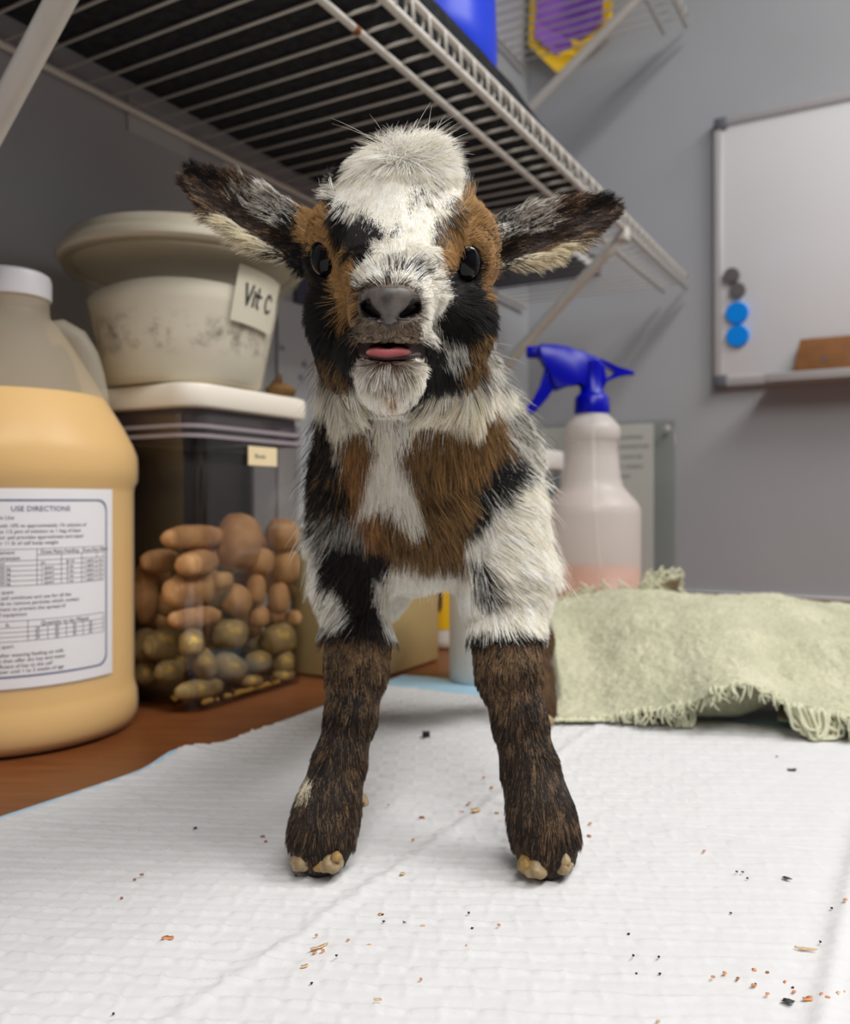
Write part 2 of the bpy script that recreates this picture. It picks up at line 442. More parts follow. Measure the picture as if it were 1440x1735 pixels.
# ------------------------------------------------------------------ whiteboard
t = thing('whiteboard', 'white dry-erase board in pale frame with grey corner caps', 'whiteboard', wall_pt(-.02, .34, 0))
off = Vector(t.location)
Q0, Q1, ZB0, ZB1 = .2775, -.33, .338, .776
M_board = mat('whiteboard_enamel', C(238, 238, 240), .22, var=.01, scale=4, spec=.5); M_frame = mat('pale_aluminium', C(196, 194, 194), .35, metal=.2); M_cap = mat('grey_cap', C(98, 100, 108), .5)
def wb(name, q0, q1, z0, z1, d0, d1, m, bev=.001, lab=None):
    bm = bmesh.new(); box(bm, (S1-d1, min(q0, q1), z0), (S1-d0, max(q0, q1), z1), bev, 2, M=MSP)
    for v in bm.verts: v.co -= off
    o = obj(name, bm, m, t, angle=40)
    if lab: o['label'] = lab
    return o
wb('board_panel', Q0-.008, Q1+.008, ZB0+.008, ZB1-.008, .002, .012, M_board)
wb('frame_side', Q0, Q0-.012, ZB0+.004, ZB1-.004, .001, .016, M_frame)
wb('frame_side', Q1, Q1+.012, ZB0+.004, ZB1-.004, .001, .016, M_frame)
wb('frame_top', Q0-.004, Q1+.004, ZB1-.013, ZB1, .001, .016, M_frame)
wb('frame_bottom', Q0-.004, Q1+.004, ZB0, ZB0+.014, .001, .016, M_frame)
for q, z in ((Q0, ZB0), (Q0, ZB1), (Q1, ZB0), (Q1, ZB1)):
    dq = -.02 if q > 0 else .02
    wb('corner_cap', q+.001*(1 if q > 0 else -1), q+dq, z-.001 if z < .5 else z-.019, z+.019 if z < .5 else z+.001, .0005, .018, M_cap, .003)
wb('marker_tray', .195, Q1+.05, ZB0-.003, ZB0+.0005, .001, .062, M_frame, .001)
wb('marker_tray_lip', .195, Q1+.05, ZB0+.0005, ZB0+.010, .058, .0615, M_frame, .001)
M_ink = mat('grey_ink', C(95, 95, 102), .6)
M_glare = None
text("a  e", .014, lambda x, y: wall_pt(.135-x*1.3, .398+y, .0125)-off, 'ink_marks', M_ink, t); bake_texts()
# magnets
def disc(name, lab, cat, q, z, r, h, m, group=None, d0=.0122):
    o = bpy.data.objects.new(name, None)
    bm = bmesh.new(); lathe(bm, [(0, 0), (r, 0), (r, h*.7), (r*.93, h), (0, h*1.02)], 32)
    R = Matrix.Rotation(ROT_S, 4, 'Z') @ Matrix.Rotation(math.radians(-90), 4, 'Y')
    for v in bm.verts: v.co = R @ v.co
    o = obj(name, bm, m, angle=40); o.location = wall_pt(q, z, d0)
    return tag(o, lab, cat, group)
M_mag = mat('azure_plastic', C(0, 142, 245), .4, spec=.25); M_steel = mat('dull_steel', C(120, 116, 112), .4, metal=.5)
def qz(px, py):                # far-wall coordinates of a photo point
    dx = (px-720)/F; tt = (S1-.012)/(SN*dx+CS); return tt*(SN-CS*dx), H-(py-850)/F*tt
for (px, py), lab in (((1249, 531), 'upper of the two bright blue round magnets on whiteboard'), ((1250, 570), 'lower of the two bright blue round magnets on whiteboard')):
    q, z = qz(px, py); disc('board_magnet', lab, 'magnet', q, z, .0178, .007, M_mag, 'blue magnets on the whiteboard')
for (px, py), lab in (((1240, 468), 'topmost dull grey metal magnet on whiteboard'), ((1250, 493), 'grey metal magnet just above the blue ones on whiteboard')):
    q, z = qz(px, py); disc('metal_magnet', lab, 'magnet', q, z, .0125, .009, M_steel, 'grey magnets on the whiteboard')
# brown board on the tray
t2 = thing('brown_eraser', 'brown wooden block eraser leaning on the whiteboard tray', 'eraser', wall_pt(.11, ZB0+.001, .04))
off2 = Vector(t2.location)
M_cork = mat('brown_wood', C(140, 92, 48), .7, var=.15, scale=60); M_feltk = mat('dark_felt', C(60, 58, 58), .9)
def lean(bm):
    for v in bm.verts:
        v.co = Vector(v.co)
for nm, d0, d1, mm in (('block', .030, .046, M_cork), ('felt_pad', .022, .0298, M_feltk)):
    bm = bmesh.new(); box(bm, (S1-d1, -.02, ZB0+.0008), (S1-d0, .158, ZB0+.062), .002, 2)
    for v in bm.verts:
        k = (v.co.z-ZB0)*.14; v.co.x += k; v.co.y -= max(0, v.co.y-.1)*.2*(v.co.z-ZB0)/.06
        v.co = MSP @ v.co - off2
    obj(nm, bm, mm, t2, angle=40)
text("x", .02, lambda x, y: wall_pt(.118-x, ZB0+.024+y, .0468-(.024+y)*.14)-off2, 'ink_mark', M_ink, t2); bake_texts()

# clear acrylic sign holder with a written sheet, on the far wall
t = thing('acrylic_sign_holder', 'clear acrylic holder with handwritten white sheet behind the spray bottle', 'sign holder', wall_pt(.45, .0, .006))
off = Vector(t.location)
M_acr = clear_plastic('greenish_acrylic', (.962, .972, .962, 1), .7)
def ac(name, q0, q1, z0, z1, d0, d1, m):
    bm = bmesh.new(); box(bm, (S1-d1, min(q0, q1), z0), (S1-d0, max(q0, q1), z1), .0008, 1, M=MSP)
    for v in bm.verts: v.co -= off
    return obj(name, bm, m, t, angle=40)
qa, za = qz(1143, 709); qb, _ = qz(895, 900); qp, _ = qz(1106, 800)
ac('back_sheet', qa, qb, CTOP+.001, za, .002, .005, M_acr)
ac('front_sheet', qa, qb, CTOP+.001, za, .010, .013, M_acr)
ac('paper_sheet', qp, qb-.02, CTOP+.004, za-.006, .0058, .0066, M_paper)
qs, zs = qz(1130, 727)
bm = bmesh.new(); lathe(bm, [(0, 0), (.006, 0), (.006, .002), (.004, .0035), (.002, .0030), (0, .0032)], 20)
R = Matrix.Rotation(ROT_S, 4, 'Z') @ Matrix.Rotation(math.radians(-90), 4, 'Y')
for v in bm.verts: v.co = R @ v.co + wall_pt(qs, zs, .0132) - off
obj('screw', bm, M_frame, t)
for k, (px, py, w) in enumerate(((1050, 742, 9), (1048, 758, 9), (1052, 775, 8), (1046, 792, 8), (1044, 808, 5))):
    q, z = qz(px, py)
    text("".join(random.choice("mnuwesrvo ") for _ in range(w)), .012, (lambda q, z: lambda x, y: wall_pt(q-x*.8, z+y-.002, .0069)-off)(q, z), 'handwriting', M_ink, t)

bake_texts()
# notice sheet on the long wall behind the tub
def wl(px, py, d=0.0):         # point of the long wall seen at px, py
    dx = (px-720)/F; tt = (P1-d)/(SN-CS*dx); return tt*(SN*dx+CS), H-(py-850)/F*tt
t = thing('wall_notice', 'pale grey paper notice on the dark wall behind the tub', 'notice', SP(.85, P1-.001, .4))
off = Vector(t.location)
s0, z1 = wl(468, 505); s1, _ = wl(640, 505); _, z0 = wl(480, 860)
M_faint = mat('faint_ink', C(150, 150, 160), .7); M_notice = mat('notice_paper', C(196, 200, 204), .8, var=.04, scale=12)
bm = bmesh.new(); box(bm, (s0, P1-.003, .1), (s1, P1-.0012, z1), .0004, 1, M=MSP)
for v in bm.verts: v.co -= off
obj('paper_sheet', bm, M_notice, t, smooth=False)
bm = bmesh.new(); box(bm, (s0+.03, P1-.0045, z1+.001), (s1, P1-.0012, z1+.04), .0004, 1, M=MSP)
for v in bm.verts: v.co -= off
obj('header_strip', bm, mat('dark_slate_card', C(62, 66, 88), .7), t, smooth=False)
for px, py in ((474, 590), (512, 618), (506, 640)):
    s, z = wl(px, py)
    bm = bmesh.new(); box(bm, (s-.004, P1-.0040, z-.003), (s+.004, P1-.003, z+.003), .0004, 1, M=MSP)
    for v in bm.verts: v.co -= off
    obj('ink_mark', bm, M_faint, t, smooth=False)
# paper scrap tucked behind the shelf rail
s, z = wl(258, 192); s2, z2 = wl(305, 210)
bm = bmesh.new(); box(bm, (s-.03, P1-.0025, z-.028), (s+.045, P1-.0008, z+.004), .0004, 1, M=MSP)
o = obj('paper_scrap', bm, mat('scrap_paper', C(188, 190, 192), .8), smooth=False); tag(o, 'small pale paper scrap taped on the wall at the shelf rail', 'paper')
# ------------------------------------------------------------------ gallon jug
jc = Vector((-.277, .571, CTOP))
t = thing('gallon_jug', 'big round jug of cream coloured liquid with white screw cap', 'jug', jc)
M_hdpe = frosted('milky_hdpe', C(226, 220, 205), clear=.60, rough=.38)
M_milk = mat('orange_cream_liquid', C(252, 202, 94), .35, spec=.3, sss=.25)
prof = [(0, .0005), (.070, .0005), (.077, .003), (.0795, .008), (.080, .014), (.0795, .022), (.0782, .027), (.0775, .031), (.0772, .158), (.0776, .1625), (.0798, .167),
        (.080, .175), (.0796, .184), (.077, .191), (.071, .203), (.060, .221), (.048, .241), (.037, .259), (.029, .271), (.0235, .277), (.0228, .281), (.0228, .290)]
bm = bmesh.new(); lathe(bm, prof, 96); obj('bottle_shell', bm, M_hdpe, t)
bm = bmesh.new()
inn = [(max(r-.0012, 0), z+.0008) for r, z in prof if z < .2235]
lathe(bm, inn+[(.0575, .2235), (0, .2235)], 96); obj('cream_liquid', bm, M_milk, t)
M_cap = mat('white_cap_plastic', C(216, 214, 218), .4)
bm = bmesh.new()
n = 72; rings = []
for r, z in ((.0, .3065), (.020, .3065), (.0232, .3045), (.0238, .301), (.0238, .289), (.0226, .2885)):
    if r == 0: rings.append([bm.verts.new((0, 0, z))]); continue
    rings.append([bm.verts.new(((r+(.0005 if k % 2 and .288 < z < .302 else 0))*math.cos(2*math.pi*k/n), (r+(.0005 if k % 2 and .288 < z < .302 else 0))*math.sin(2*math.pi*k/n), z)) for k in range(n)])
for a, b in zip(rings, rings[1:]):
    for i in range(n):
        j = (i+1) % n
        bm.faces.new((a[0], b[i], b[j]) if len(a) == 1 else (a[i], b[i], b[j], a[j]))
obj('screw_cap', bm, M_cap, t, angle=35)
# moulded handle behind the neck
ha = math.radians(28)
def hp(r, z): return Vector((r*math.cos(ha), r*math.sin(ha), z))
bm = bmesh.new(); tube(bm, [hp(.022, .268), hp(.030, .270), hp(.039, .265), hp(.0455, .254), hp(.0495, .240), hp(.0525, .226), hp(.054, .214)], [.008, .0085, .009, .009, .009, .0085, .0075], 14)
obj('handle', bm, M_hdpe, t)
# label
LA0, LA1, LZ0, LZ1, LR = math.radians(1), math.radians(74), .0395-CTOP, .158-CTOP, .0779
LW = (LA1-LA0)*LR
def lab_pt(x, y, d=0.0):       # x from the left edge of the label, y up from its lower edge
    a = LA0+x/LR; return (math.sin(a)*(LR+d), -math.cos(a)*(LR+d), LZ0+y)
P = np.array([[lab_pt(LW*i/40, (LZ1-LZ0)*j/2) for j in range(3)] for i in range(41)])
lab = grid_mesh('paper_label', P, mat('label_paper', C(232, 230, 232), .5), t); lab['label'] = 'white printed directions label'
LHt = LZ1-LZ0
M_print = mat('label_black_ink', C(78, 76, 82), .6); M_bluep = mat('label_blue_ink', C(58, 64, 110), .6); M_border = mat('label_border_ink', C(112, 120, 148), .6)
def lf(y0, x0=0): return lambda x, y: lab_pt(x0+x, y0+y, .00025)
# rounded border line
bx0, bx1, by0, by1, br = .0055, LW-.0055, .0065, LHt-.0065, .007
path = []
for cx, cy, a0 in ((bx1-br, by1-br, 0), (bx0+br, by1-br, 90), (bx0+br, by0+br, 180), (bx1-br, by0+br, 270)):
    for k in range(9):
        a = math.radians(a0+90*k/8); path.append((cx, cy, a))
pp = []
for i in range(len(path)):
    x0, y0 = path[i][0]+br*math.cos(path[i][2]), path[i][1]+br*math.sin(path[i][2])
    j = (i+1) % len(path); x1, y1 = path[j][0]+br*math.cos(path[j][2]), path[j][1]+br*math.sin(path[j][2])
    m = 12 if math.hypot(x1-x0, y1-y0) > .02 else 1
    for q in range(m): pp.append((x0+(x1-x0)*q/m, y0+(y1-y0)*q/m))
bm = bmesh.new(); vo, vi = [], []
mx_, my_ = (bx0+bx1)/2, (by0+by1)/2
for x, y in pp:
    vo.append(bm.verts.new(lab_pt(x, y, .0002)))
    dx, dy = mx_-x, my_-y; fx, fy = 1-.0012/((bx1-bx0)/2), 1-.0012/((by1-by0)/2)
    vi.append(bm.verts.new(lab_pt(mx_-dx*fx, my_-dy*fy, .0002)))
for i in range(len(pp)):
    j = (i+1) % len(pp); bm.faces.new((vo[i], vo[j], vi[j], vi[i]))
obj('label_border', bm, M_border, lab)
def v2y(v): return LHt*(1-v)
def tx(body, v, x0, x1, m, size=.0034, align='LEFT', nm='label_print'):
    return text(body, size, (lambda y0, x: lf(y0, x))(v2y(v), x0 if align == 'LEFT' else (x0+x1)/2), nm, m, lab, align)
xl = .0105
tx("USE DIRECTIONS", .115, 0, LW, M_bluep, .0044, 'CENTER', 'label_title')
tx("Mixture Use", .155, xl+.008, LW, M_print, .0032)
para = [(.195, "to be mixed with 10% to approximately 1% solution of"), (.224, "of 4 gallons use 1/2 pint of solution to 1 bag of base"), (.253, "of 4 gal 87 g per pail provides approximate and equal"), (.282, "use for 5 kg or 11 lb of calf body weight"),
        (.525, "equal to 1 US quart"), (.553, "4 gal 87 g per pail continues and use for all the"), (.581, "to calf and lamb to remove particles which contact"), (.609, "feeding equipment to prevent the spread of"), (.637, "other types of equipment"),
        (.795, "equal to 1 US quart"), (.838, "continuously after weaning feeding on milk"), (.866, "after 12 hours then offer dry hay and water"), (.894, "containing sufficient of hay to the calf"), (.92, "medication water until 1 to 2 weeks of age")]
for v, s in para: tx(s, v, xl, LW, M_print, .0030)
def line(x0, y0, x1, y1, w=.00025):
    bm = LB; n = 10 if abs(x1-x0) > .005 else 1
    for i in range(n):
        xa, xb, ya, yb = x0+(x1-x0)*i/n, x0+(x1-x0)*(i+1)/n, y0+(y1-y0)*i/n, y0+(y1-y0)*(i+1)/n
        ox, oy = (0, w) if abs(x1-x0) > abs(y1-y0) else (w, 0)
        bm.faces.new([bm.verts.new(lab_pt(*p, .00022)) for p in ((xa-ox, ya-oy), (xb-ox if not ox else xb+ox, yb-oy if not ox else ya-oy), (xb+ox, yb+oy), (xa+ox if not ox else xa-ox, ya+oy if not ox else yb+oy))])
def hline(v, x0, x1): 
    y = v2y(v); n = 10
    for i in range(n):
        xa, xb = x0+(x1-x0)*i/n, x0+(x1-x0)*(i+1)/n
        LB.faces.new([LB.verts.new(lab_pt(*p, .00022)) for p in ((xa, y-.00012), (xb, y-.00012), (xb, y+.00012), (xa, y+.00012))])
def vline(x, v0, v1):
    ya, yb = v2y(v1), v2y(v0)
    LB.faces.new([LB.verts.new(lab_pt(*p, .00022)) for p in ((x-.00014, ya), (x+.00014, ya), (x+.00014, yb), (x-.00014, yb))])
LB = bmesh.new()
xr = LW-.0085
for v in (.305, .335, .362, .387, .412, .437, .462, .487): hline(v, xl if v in (.305, .362, .387, .412, .437, .462, .487) else .047, xr)
for x in (.047, .061, .074, .085): vline(x, .305 if x == .047 else .335, .487)
vline(xl, .305, .487); vline(xr, .305, .487)
obj('label_table', LB, M_print, lab); LB = bmesh.new()
for v in (.662, .695, .718, .741, .764): hline(v, xl, xr)
for x in (.042, .053, .064, .075): vline(x, .662 if x == .042 else .695, .764)
vline(xl, .662, .764); vline(xr, .662, .764)
obj('label_table', LB, M_print, lab)
tx("Treatment", .328, .022, LW, M_print, .0030); tx("Requirement", .356, .022, LW, M_print, .0030)
tx("Dose Rate Feeding", .328, .049, LW, M_print, .0030); tx("Dose Rate Water", .328, .0745, LW, M_print, .0028)
for r, v in enumerate((.381, .406, .431, .456, .481)):
    for x, s in ((.027, "50 kg" if r else "ml"), (.049, "1 quart" if r else "oz"), (.064, "3 oz" if r else "lb ml"), (.0755, "1 quart"), (.0865, "oz")):
        tx(s, v, x, LW, M_print, .0026)
tx("Quantity to be Mixed", .689, .049, LW, M_print, .0034); tx("lb", .689, .03, LW, M_print, .003)
for v in (.712, .735, .758):
    for x in (.046, .057, .068, .079): tx("25", v, x, LW, M_print, .0026)

# ------------------------------------------------------------------ clear food bin with biscuits
BS0, BS1, BP0, BP1, BZ = .444, .580, .444, .562, .2205
bc = SP((BS0+BS1)/2, (BP0+BP1)/2, CTOP)
t = thing('food_bin', 'clear plastic bin of dog biscuits under white lid', 'container', bc, ROT_S)
hx, hy = (BS1-BS0)/2, (BP1-BP0)/2
M_bin = clear_plastic('smoky_clear_plastic', (.85, .835, .825, 1), 1.3)
def shell(bm, hx, hy, z0, z1, rad, th, floor=True):
    for sgn, ins in ((1, 0), (-1, th)):
        b0 = len(bm.faces)
        rbox(bm, (-hx+ins, -hy+ins, z0+(ins if floor else 0)), (hx-ins, hy-ins, z1), rad-ins*.5, 6, top=False, bottom=floor)
bm = bmesh.new(); shell(bm, hx, hy, .001, BZ-.004, .018, .0022); bmesh.ops.recalc_face_normals(bm, faces=bm.faces)
obj('bin_wall', bm, M_bin, t, angle=50)
bm = bmesh.new(); rbox(bm, (-hx-.004, -hy-.004, BZ+.001), (hx+.004, hy+.004, BZ+.0185), .021, 8, edge=.003)
obj('lid', bm, mat('cream_lid', C(236, 228, 214), .45), t, angle=40)
bm = bmesh.new(); rbox(bm, (-hx+.003, -hy+.003, BZ-.018), (hx-.003, hy-.003, BZ+.0005), .018, 8, edge=.001)
obj('lid_gasket', bm, mat('mauve_gasket', C(82, 73, 80), .5), t, angle=40)
bm = bmesh.new(); 
for z in (BZ-.014, BZ-.021):
    rbox(bm, (-hx-.0012, -hy-.0012, z), (hx+.0012, hy+.0012, z+.003), .019, 8, top=False, bottom=False)
obj('rim_ridge', bm, mat('ridge_plastic', C(150, 140, 146), .3), t)
bm = bmesh.new(); box(bm, (-.010, -hy-.0018, .181), (.024, -hy-.0006, .196), .0003, 1)
lb = obj('bin_label', bm, mat('cream_label', C(238, 218, 176), .6), t, smooth=False)
text("Biscuits", .0052, lambda x, y: (-.003+x*.8, -hy-.002, .187+y), 'label_print', M_print, lb); bake_texts()
# added dark panel behind the bin, makes its inside look darker
t = thing('added_dark_panel', 'added dark brown panel darkening the view through the clear food bin', 'added panel', SP(.548, .586, CTOP), ROT_S)
M_added_panel = mat('added_panel_dark_brown', C(44, 38, 36), .5, var=.15, scale=14)
bm = bmesh.new(); rbox(bm, (-.108, -.004, .001), (.108, .014, .205), .003, 4, edge=.001); obj('added_panel_face', bm, M_added_panel, t, angle=45)
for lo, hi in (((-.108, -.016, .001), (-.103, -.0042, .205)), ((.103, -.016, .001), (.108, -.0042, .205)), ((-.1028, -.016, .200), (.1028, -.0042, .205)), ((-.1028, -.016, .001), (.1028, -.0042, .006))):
    bm = bmesh.new(); box(bm, lo, hi, .001, 1); obj('added_panel_rim', bm, M_added_panel, t, angle=45)
# biscuits
def biscuit_mat(nm, a, b, speck=None):
    m, nt, bs = new_mat(nm); tc = nt.nodes.new('ShaderNodeTexCoord'); L = nt.links.new
    n = nt.nodes.new('ShaderNodeTexNoise'); n.inputs['Scale'].default_value = 55; n.inputs['Detail'].default_value = 6
    r = nt.nodes.new('ShaderNodeValToRGB'); r.color_ramp.elements[0].position = .35; r.color_ramp.elements[1].position = .68
    r.color_ramp.elements[0].color = a; r.color_ramp.elements[1].color = b
    L(tc.outputs['Object'], n.inputs['Vector']); L(n.outputs['Fac'], r.inputs[0]); last = r.outputs[0]
    if speck:
        v = nt.nodes.new('ShaderNodeTexVoronoi'); v.inputs['Scale'].default_value = 170; L(tc.outputs['Object'], v.inputs['Vector'])
        n3 = nt.nodes.new('ShaderNodeTexNoise'); n3.inputs['Scale'].default_value = 90; L(tc.outputs['Object'], n3.inputs['Vector'])
        r2 = nt.nodes.new('ShaderNodeValToRGB'); r2.color_ramp.elements[0].position = .58; r2.color_ramp.elements[1].position = .66; L(n3.outputs['Fac'], r2.inputs[0])
        mx = nt.nodes.new('ShaderNodeMixRGB'); mx.inputs[2].default_value = speck; L(r2.outputs[0], mx.inputs[0]); L(last, mx.inputs[1]); last = mx.outputs[0]
    L(last, bs.inputs['Base Color']); bs.inputs['Roughness'].default_value = .75
    bp = nt.nodes.new('ShaderNodeBump'); bp.inputs['Strength'].default_value = .5; bp.inputs['Distance'].default_value = .001; L(n.outputs['Fac'], bp.inputs['Height']); L(bp.outputs[0], bs.inputs['Normal'])
    return m
M_tan = biscuit_mat('tan_biscuit', C(168, 122, 76), C(212, 164, 112)); M_olive = biscuit_mat('olive_biscuit', C(134, 112, 68), C(178, 154, 104), C(226, 190, 90))
ICO = bmesh.new(); bmesh.ops.create_icosphere(ICO, subdivisions=3, radius=1.0); ICV = np.array([v.co[:] for v in ICO.verts]); ICF = [tuple(v.index for v in f.verts) for f in ICO.faces]; ICO.free()
def pebble(name, c, rx, ry, rz, rot, m, seed, Mr=None):
    V = ICV.copy(); e = .82
    V = np.sign(V)*np.abs(V)**e
    V *= (1+.10*vnoise(ICV+seed*3.1, 1.6, seed, 2)+.025*vnoise(ICV+seed, 6, seed, 2))[:, None]
    V *= np.array([rx, ry, rz]); a = rot; R = np.array([[math.cos(a), 0, -math.sin(a)], [0, 1, 0], [math.sin(a), 0, math.cos(a)]])
    V = V @ R.T
    if Mr is not None: V = V @ Mr.T
    me = bpy.data.meshes.new(name); me.from_pydata(V.tolist(), [], ICF); me.update()
    o = link_mesh(name, me, m); o.location = c; return o
bis = [(305, 912, 60, 19, .03, 0, 'long tan dog biscuit topmost on the left of the heap'), (325, 955, 38, 20, -.05, 0, 'short tan biscuit just under the long topmost one'),
       (315, 997, 55, 29, -.12, 0, 'large tan biscuit in the middle of the left stack'), (312, 1049, 50, 17, .05, 0, 'tan biscuit lying right on the olive ones, left stack'),
       (404, 920, 36, 44, .25, 0, 'broad upright tan biscuit topmost in the bin centre'), (481, 908, 26, 27, 0, 0, 'round tan biscuit topmost at the bin right corner'),
       (440, 951, 23, 21, 0, 0, 'small round tan biscuit below the upright one'), (487, 960, 23, 27, 0, 0, 'tan biscuit second down at the right corner'),
       (400, 1018, 25, 23, .6, 0, 'angular tan biscuit chunk amid the heap'), (434, 1000, 14, 24, .05, 0, 'slim upright tan biscuit amid the heap'),
       (472, 1014, 17, 23, 0, 0, 'upright tan biscuit third down at the right corner'), (439, 1046, 16, 16, 0, 0, 'small round tan biscuit just over olive ones'),
       (390, 1075, 31, 23, .1, 1, 'olive speckled biscuit topmost in the bin centre'), (472, 1083, 32, 22, 0, 1, 'olive speckled biscuit topmost at the right corner'),
       (272, 1091, 33, 23, 0, 1, 'olive speckled biscuit topmost at bin left'), (325, 1089, 19, 20, -.3, 1, 'olive speckled biscuit beside the left topmost olive one'),
       (346, 1124, 18, 27, -.6, 1, 'tilted olive speckled biscuit at the front corner'), (389, 1131, 33, 20, .5, 1, 'slanted olive speckled biscuit low in the centre'),
       (438, 1121, 23, 16, .1, 1, 'olive speckled biscuit low, right of centre'), (480, 1122, 17, 18, 0, 1, 'olive speckled biscuit low at the right corner'),
       (282, 1138, 24, 16, .05, 1, 'olive speckled biscuit low at bin left'), (322, 1172, 46, 15, .08, 1, 'long olive biscuit lying at the very bottom front'),
       (246, 1006, 18, 46, 0, 0, 'tall upright tan biscuit against the bin left side'), (376, 984, 17, 14, 0, 0, 'tiny tan biscuit behind the upright one'),
       (500, 1046, 10, 12, 0, 0, 'crumb sized tan biscuit at the right edge'), (244, 1095, 18, 26, 0, 1, 'olive biscuit against the bin left side'),
       (246, 1141, 16, 18, 0, 1, 'olive biscuit lowest against the bin left side'), (262, 952, 34, 18, 0, 0, 'tan biscuit behind the left stack'),
       (480, 1150, 20, 9, .1, 1, 'olive biscuit scrap at the bottom right'), (425, 1154, 22, 9, .15, 1, 'olive biscuit scrap at the bottom centre')]
def bin_depth(px, rm, extra=0.0):
    dx = (px-720)/F
    return max((BP0+.003+rm+extra)/(SN-CS*dx), (BS0+.003+rm+extra)/(SN*dx+CS))
FR = np.array([[SN, -CS, 0], [CS, SN, 0], [0, 0, 1]])
for i, (x, y, rx, ry, rot, kd, lab_) in enumerate(bis):
    T0 = bin_depth(x, 0); rxm, rym = rx*T0/F, ry*T0/F; ryd = min(max(min(rxm, rym)*1.0, .007), .017)
    T = bin_depth(x, ryd); c = PX(x, y, T)
    sp = SPD(c); sp.x = min(max(sp.x, BS0+.004+rxm*.8), BS1-.004-rxm*.9); 
    c = SP(sp.x, sp.y, max(c.z, CTOP+.0036+rym*.96))
    o = pebble('dog_biscuit', c, rxm*1.19, ryd, rym*1.17, -rot, M_olive if kd else M_tan, i+1, FR)
    tag(o, lab_, 'biscuit', 'olive dog biscuits low in the clear bin' if kd else 'tan dog biscuits in the clear bin')
for j, (x, y, r, kd) in enumerate(((350, 940, 26, 0), (372, 1010, 22, 0), (418, 985, 22, 0), (455, 985, 20, 0), (462, 1045, 20, 0), (420, 1058, 20, 0), (356, 1060, 22, 0), (360, 1098, 22, 1), (300, 1122, 24, 1), (430, 1092, 22, 1),
        (462, 1112, 20, 1), (415, 1148, 18, 1), (365, 1155, 22, 1), (285, 1020, 24, 0), (262, 975, 22, 0), (275, 1050, 22, 0), (268, 1168, 22, 1), (455, 1140, 18, 1), (500, 1000, 16, 0), (500, 1090, 16, 1), (445, 920, 18, 0))):
    T = bin_depth(x, .016, .014); c = PX(x, y, T); rr = r*T/F; c.z = max(c.z, CTOP+.0036+rr)
    o = pebble('dog_biscuit', c, rr*1.1, .011, rr, .3*(j % 5-2), M_olive if kd else M_tan, 80+j, FR)
    tag(o, ('olive' if kd else 'tan')+' biscuit in a gap behind the front row, '+('upper ' if y < 990 else 'middle ' if y < 1080 else 'bottom ')+('left' if x < 345 else 'centre' if x < 440 else 'right')+' of the bin', 'biscuit', 'biscuits at the back of the clear bin')
# crumbs on the bin floor
bm = bmesh.new()
for i in range(90):
    s, p = random.uniform(BS0+.012, BS1-.012), random.choice([BP0+.0065, random.uniform(BP0+.006, BP0+.05)])
    r = random.uniform(.001, .0026); bmesh.ops.create_icosphere(bm, subdivisions=1, radius=r, matrix=Matrix.Translation(SP(s, p, CTOP+.0034+r*.8)))
tag(obj('biscuit_crumbs', bm, mat('golden_crumbs', C(190, 150, 66), .8), None), 'golden biscuit crumbs along the floor of the clear bin', 'crumbs', kind='stuff')

# ------------------------------------------------------------------ tub of powder on the bin
LZ = CTOP+BZ+.0185
tc_ = SP(.492, .500, LZ)
t = thing('powder_tub', 'round milky tub of white powder with handwritten label on bin lid', 'tub', tc_)
M_tub = frosted('yellowed_tub_plastic', C(212, 206, 188), clear=.76, rough=.45)
M_tublid = mat('yellowed_lid', C(192, 184, 164), .5, var=.03, scale=9)
prof = [(0, .0006), (.056, .0006), (.060, .003), (.062, .008), (.0665, .035), (.0738, .070), (.0785, .087), (.0815, .090), (.0895, .091), (.0905, .094), (.083, .096), (.083, .100)]
bm = bmesh.new(); lathe(bm, prof, 96); obj('tub_shell', bm, M_tub, t)
def powder_h(a): return .071+.003*math.sin(a*1.3+.5)+.0015*math.sin(3*a)
bm = bmesh.new(); n = 96; rings = []
for r, z in ((0, .002), (.055, .002), (.0595, .006), (.0655, .036), (.0705, .060), (.0722, None), (.050, None), (0, .066)):
    if r == 0: rings.append([bm.verts.new((0, 0, z))]); continue
    rings.append([bm.verts.new((r*math.cos(2*math.pi*k/n), r*math.sin(2*math.pi*k/n), z if z else powder_h(2*math.pi*k/n)-(.0722-r)*.1)) for k in range(n)])
for a, b in zip(rings, rings[1:]):
    for i in range(n):
        j = (i+1) % n
        if len(a) == 1: bm.faces.new((a[0], b[j], b[i]))
        elif len(b) == 1: bm.faces.new((a[i], a[j], b[0]))
        else: bm.faces.new((a[i], a[j], b[j], b[i]))
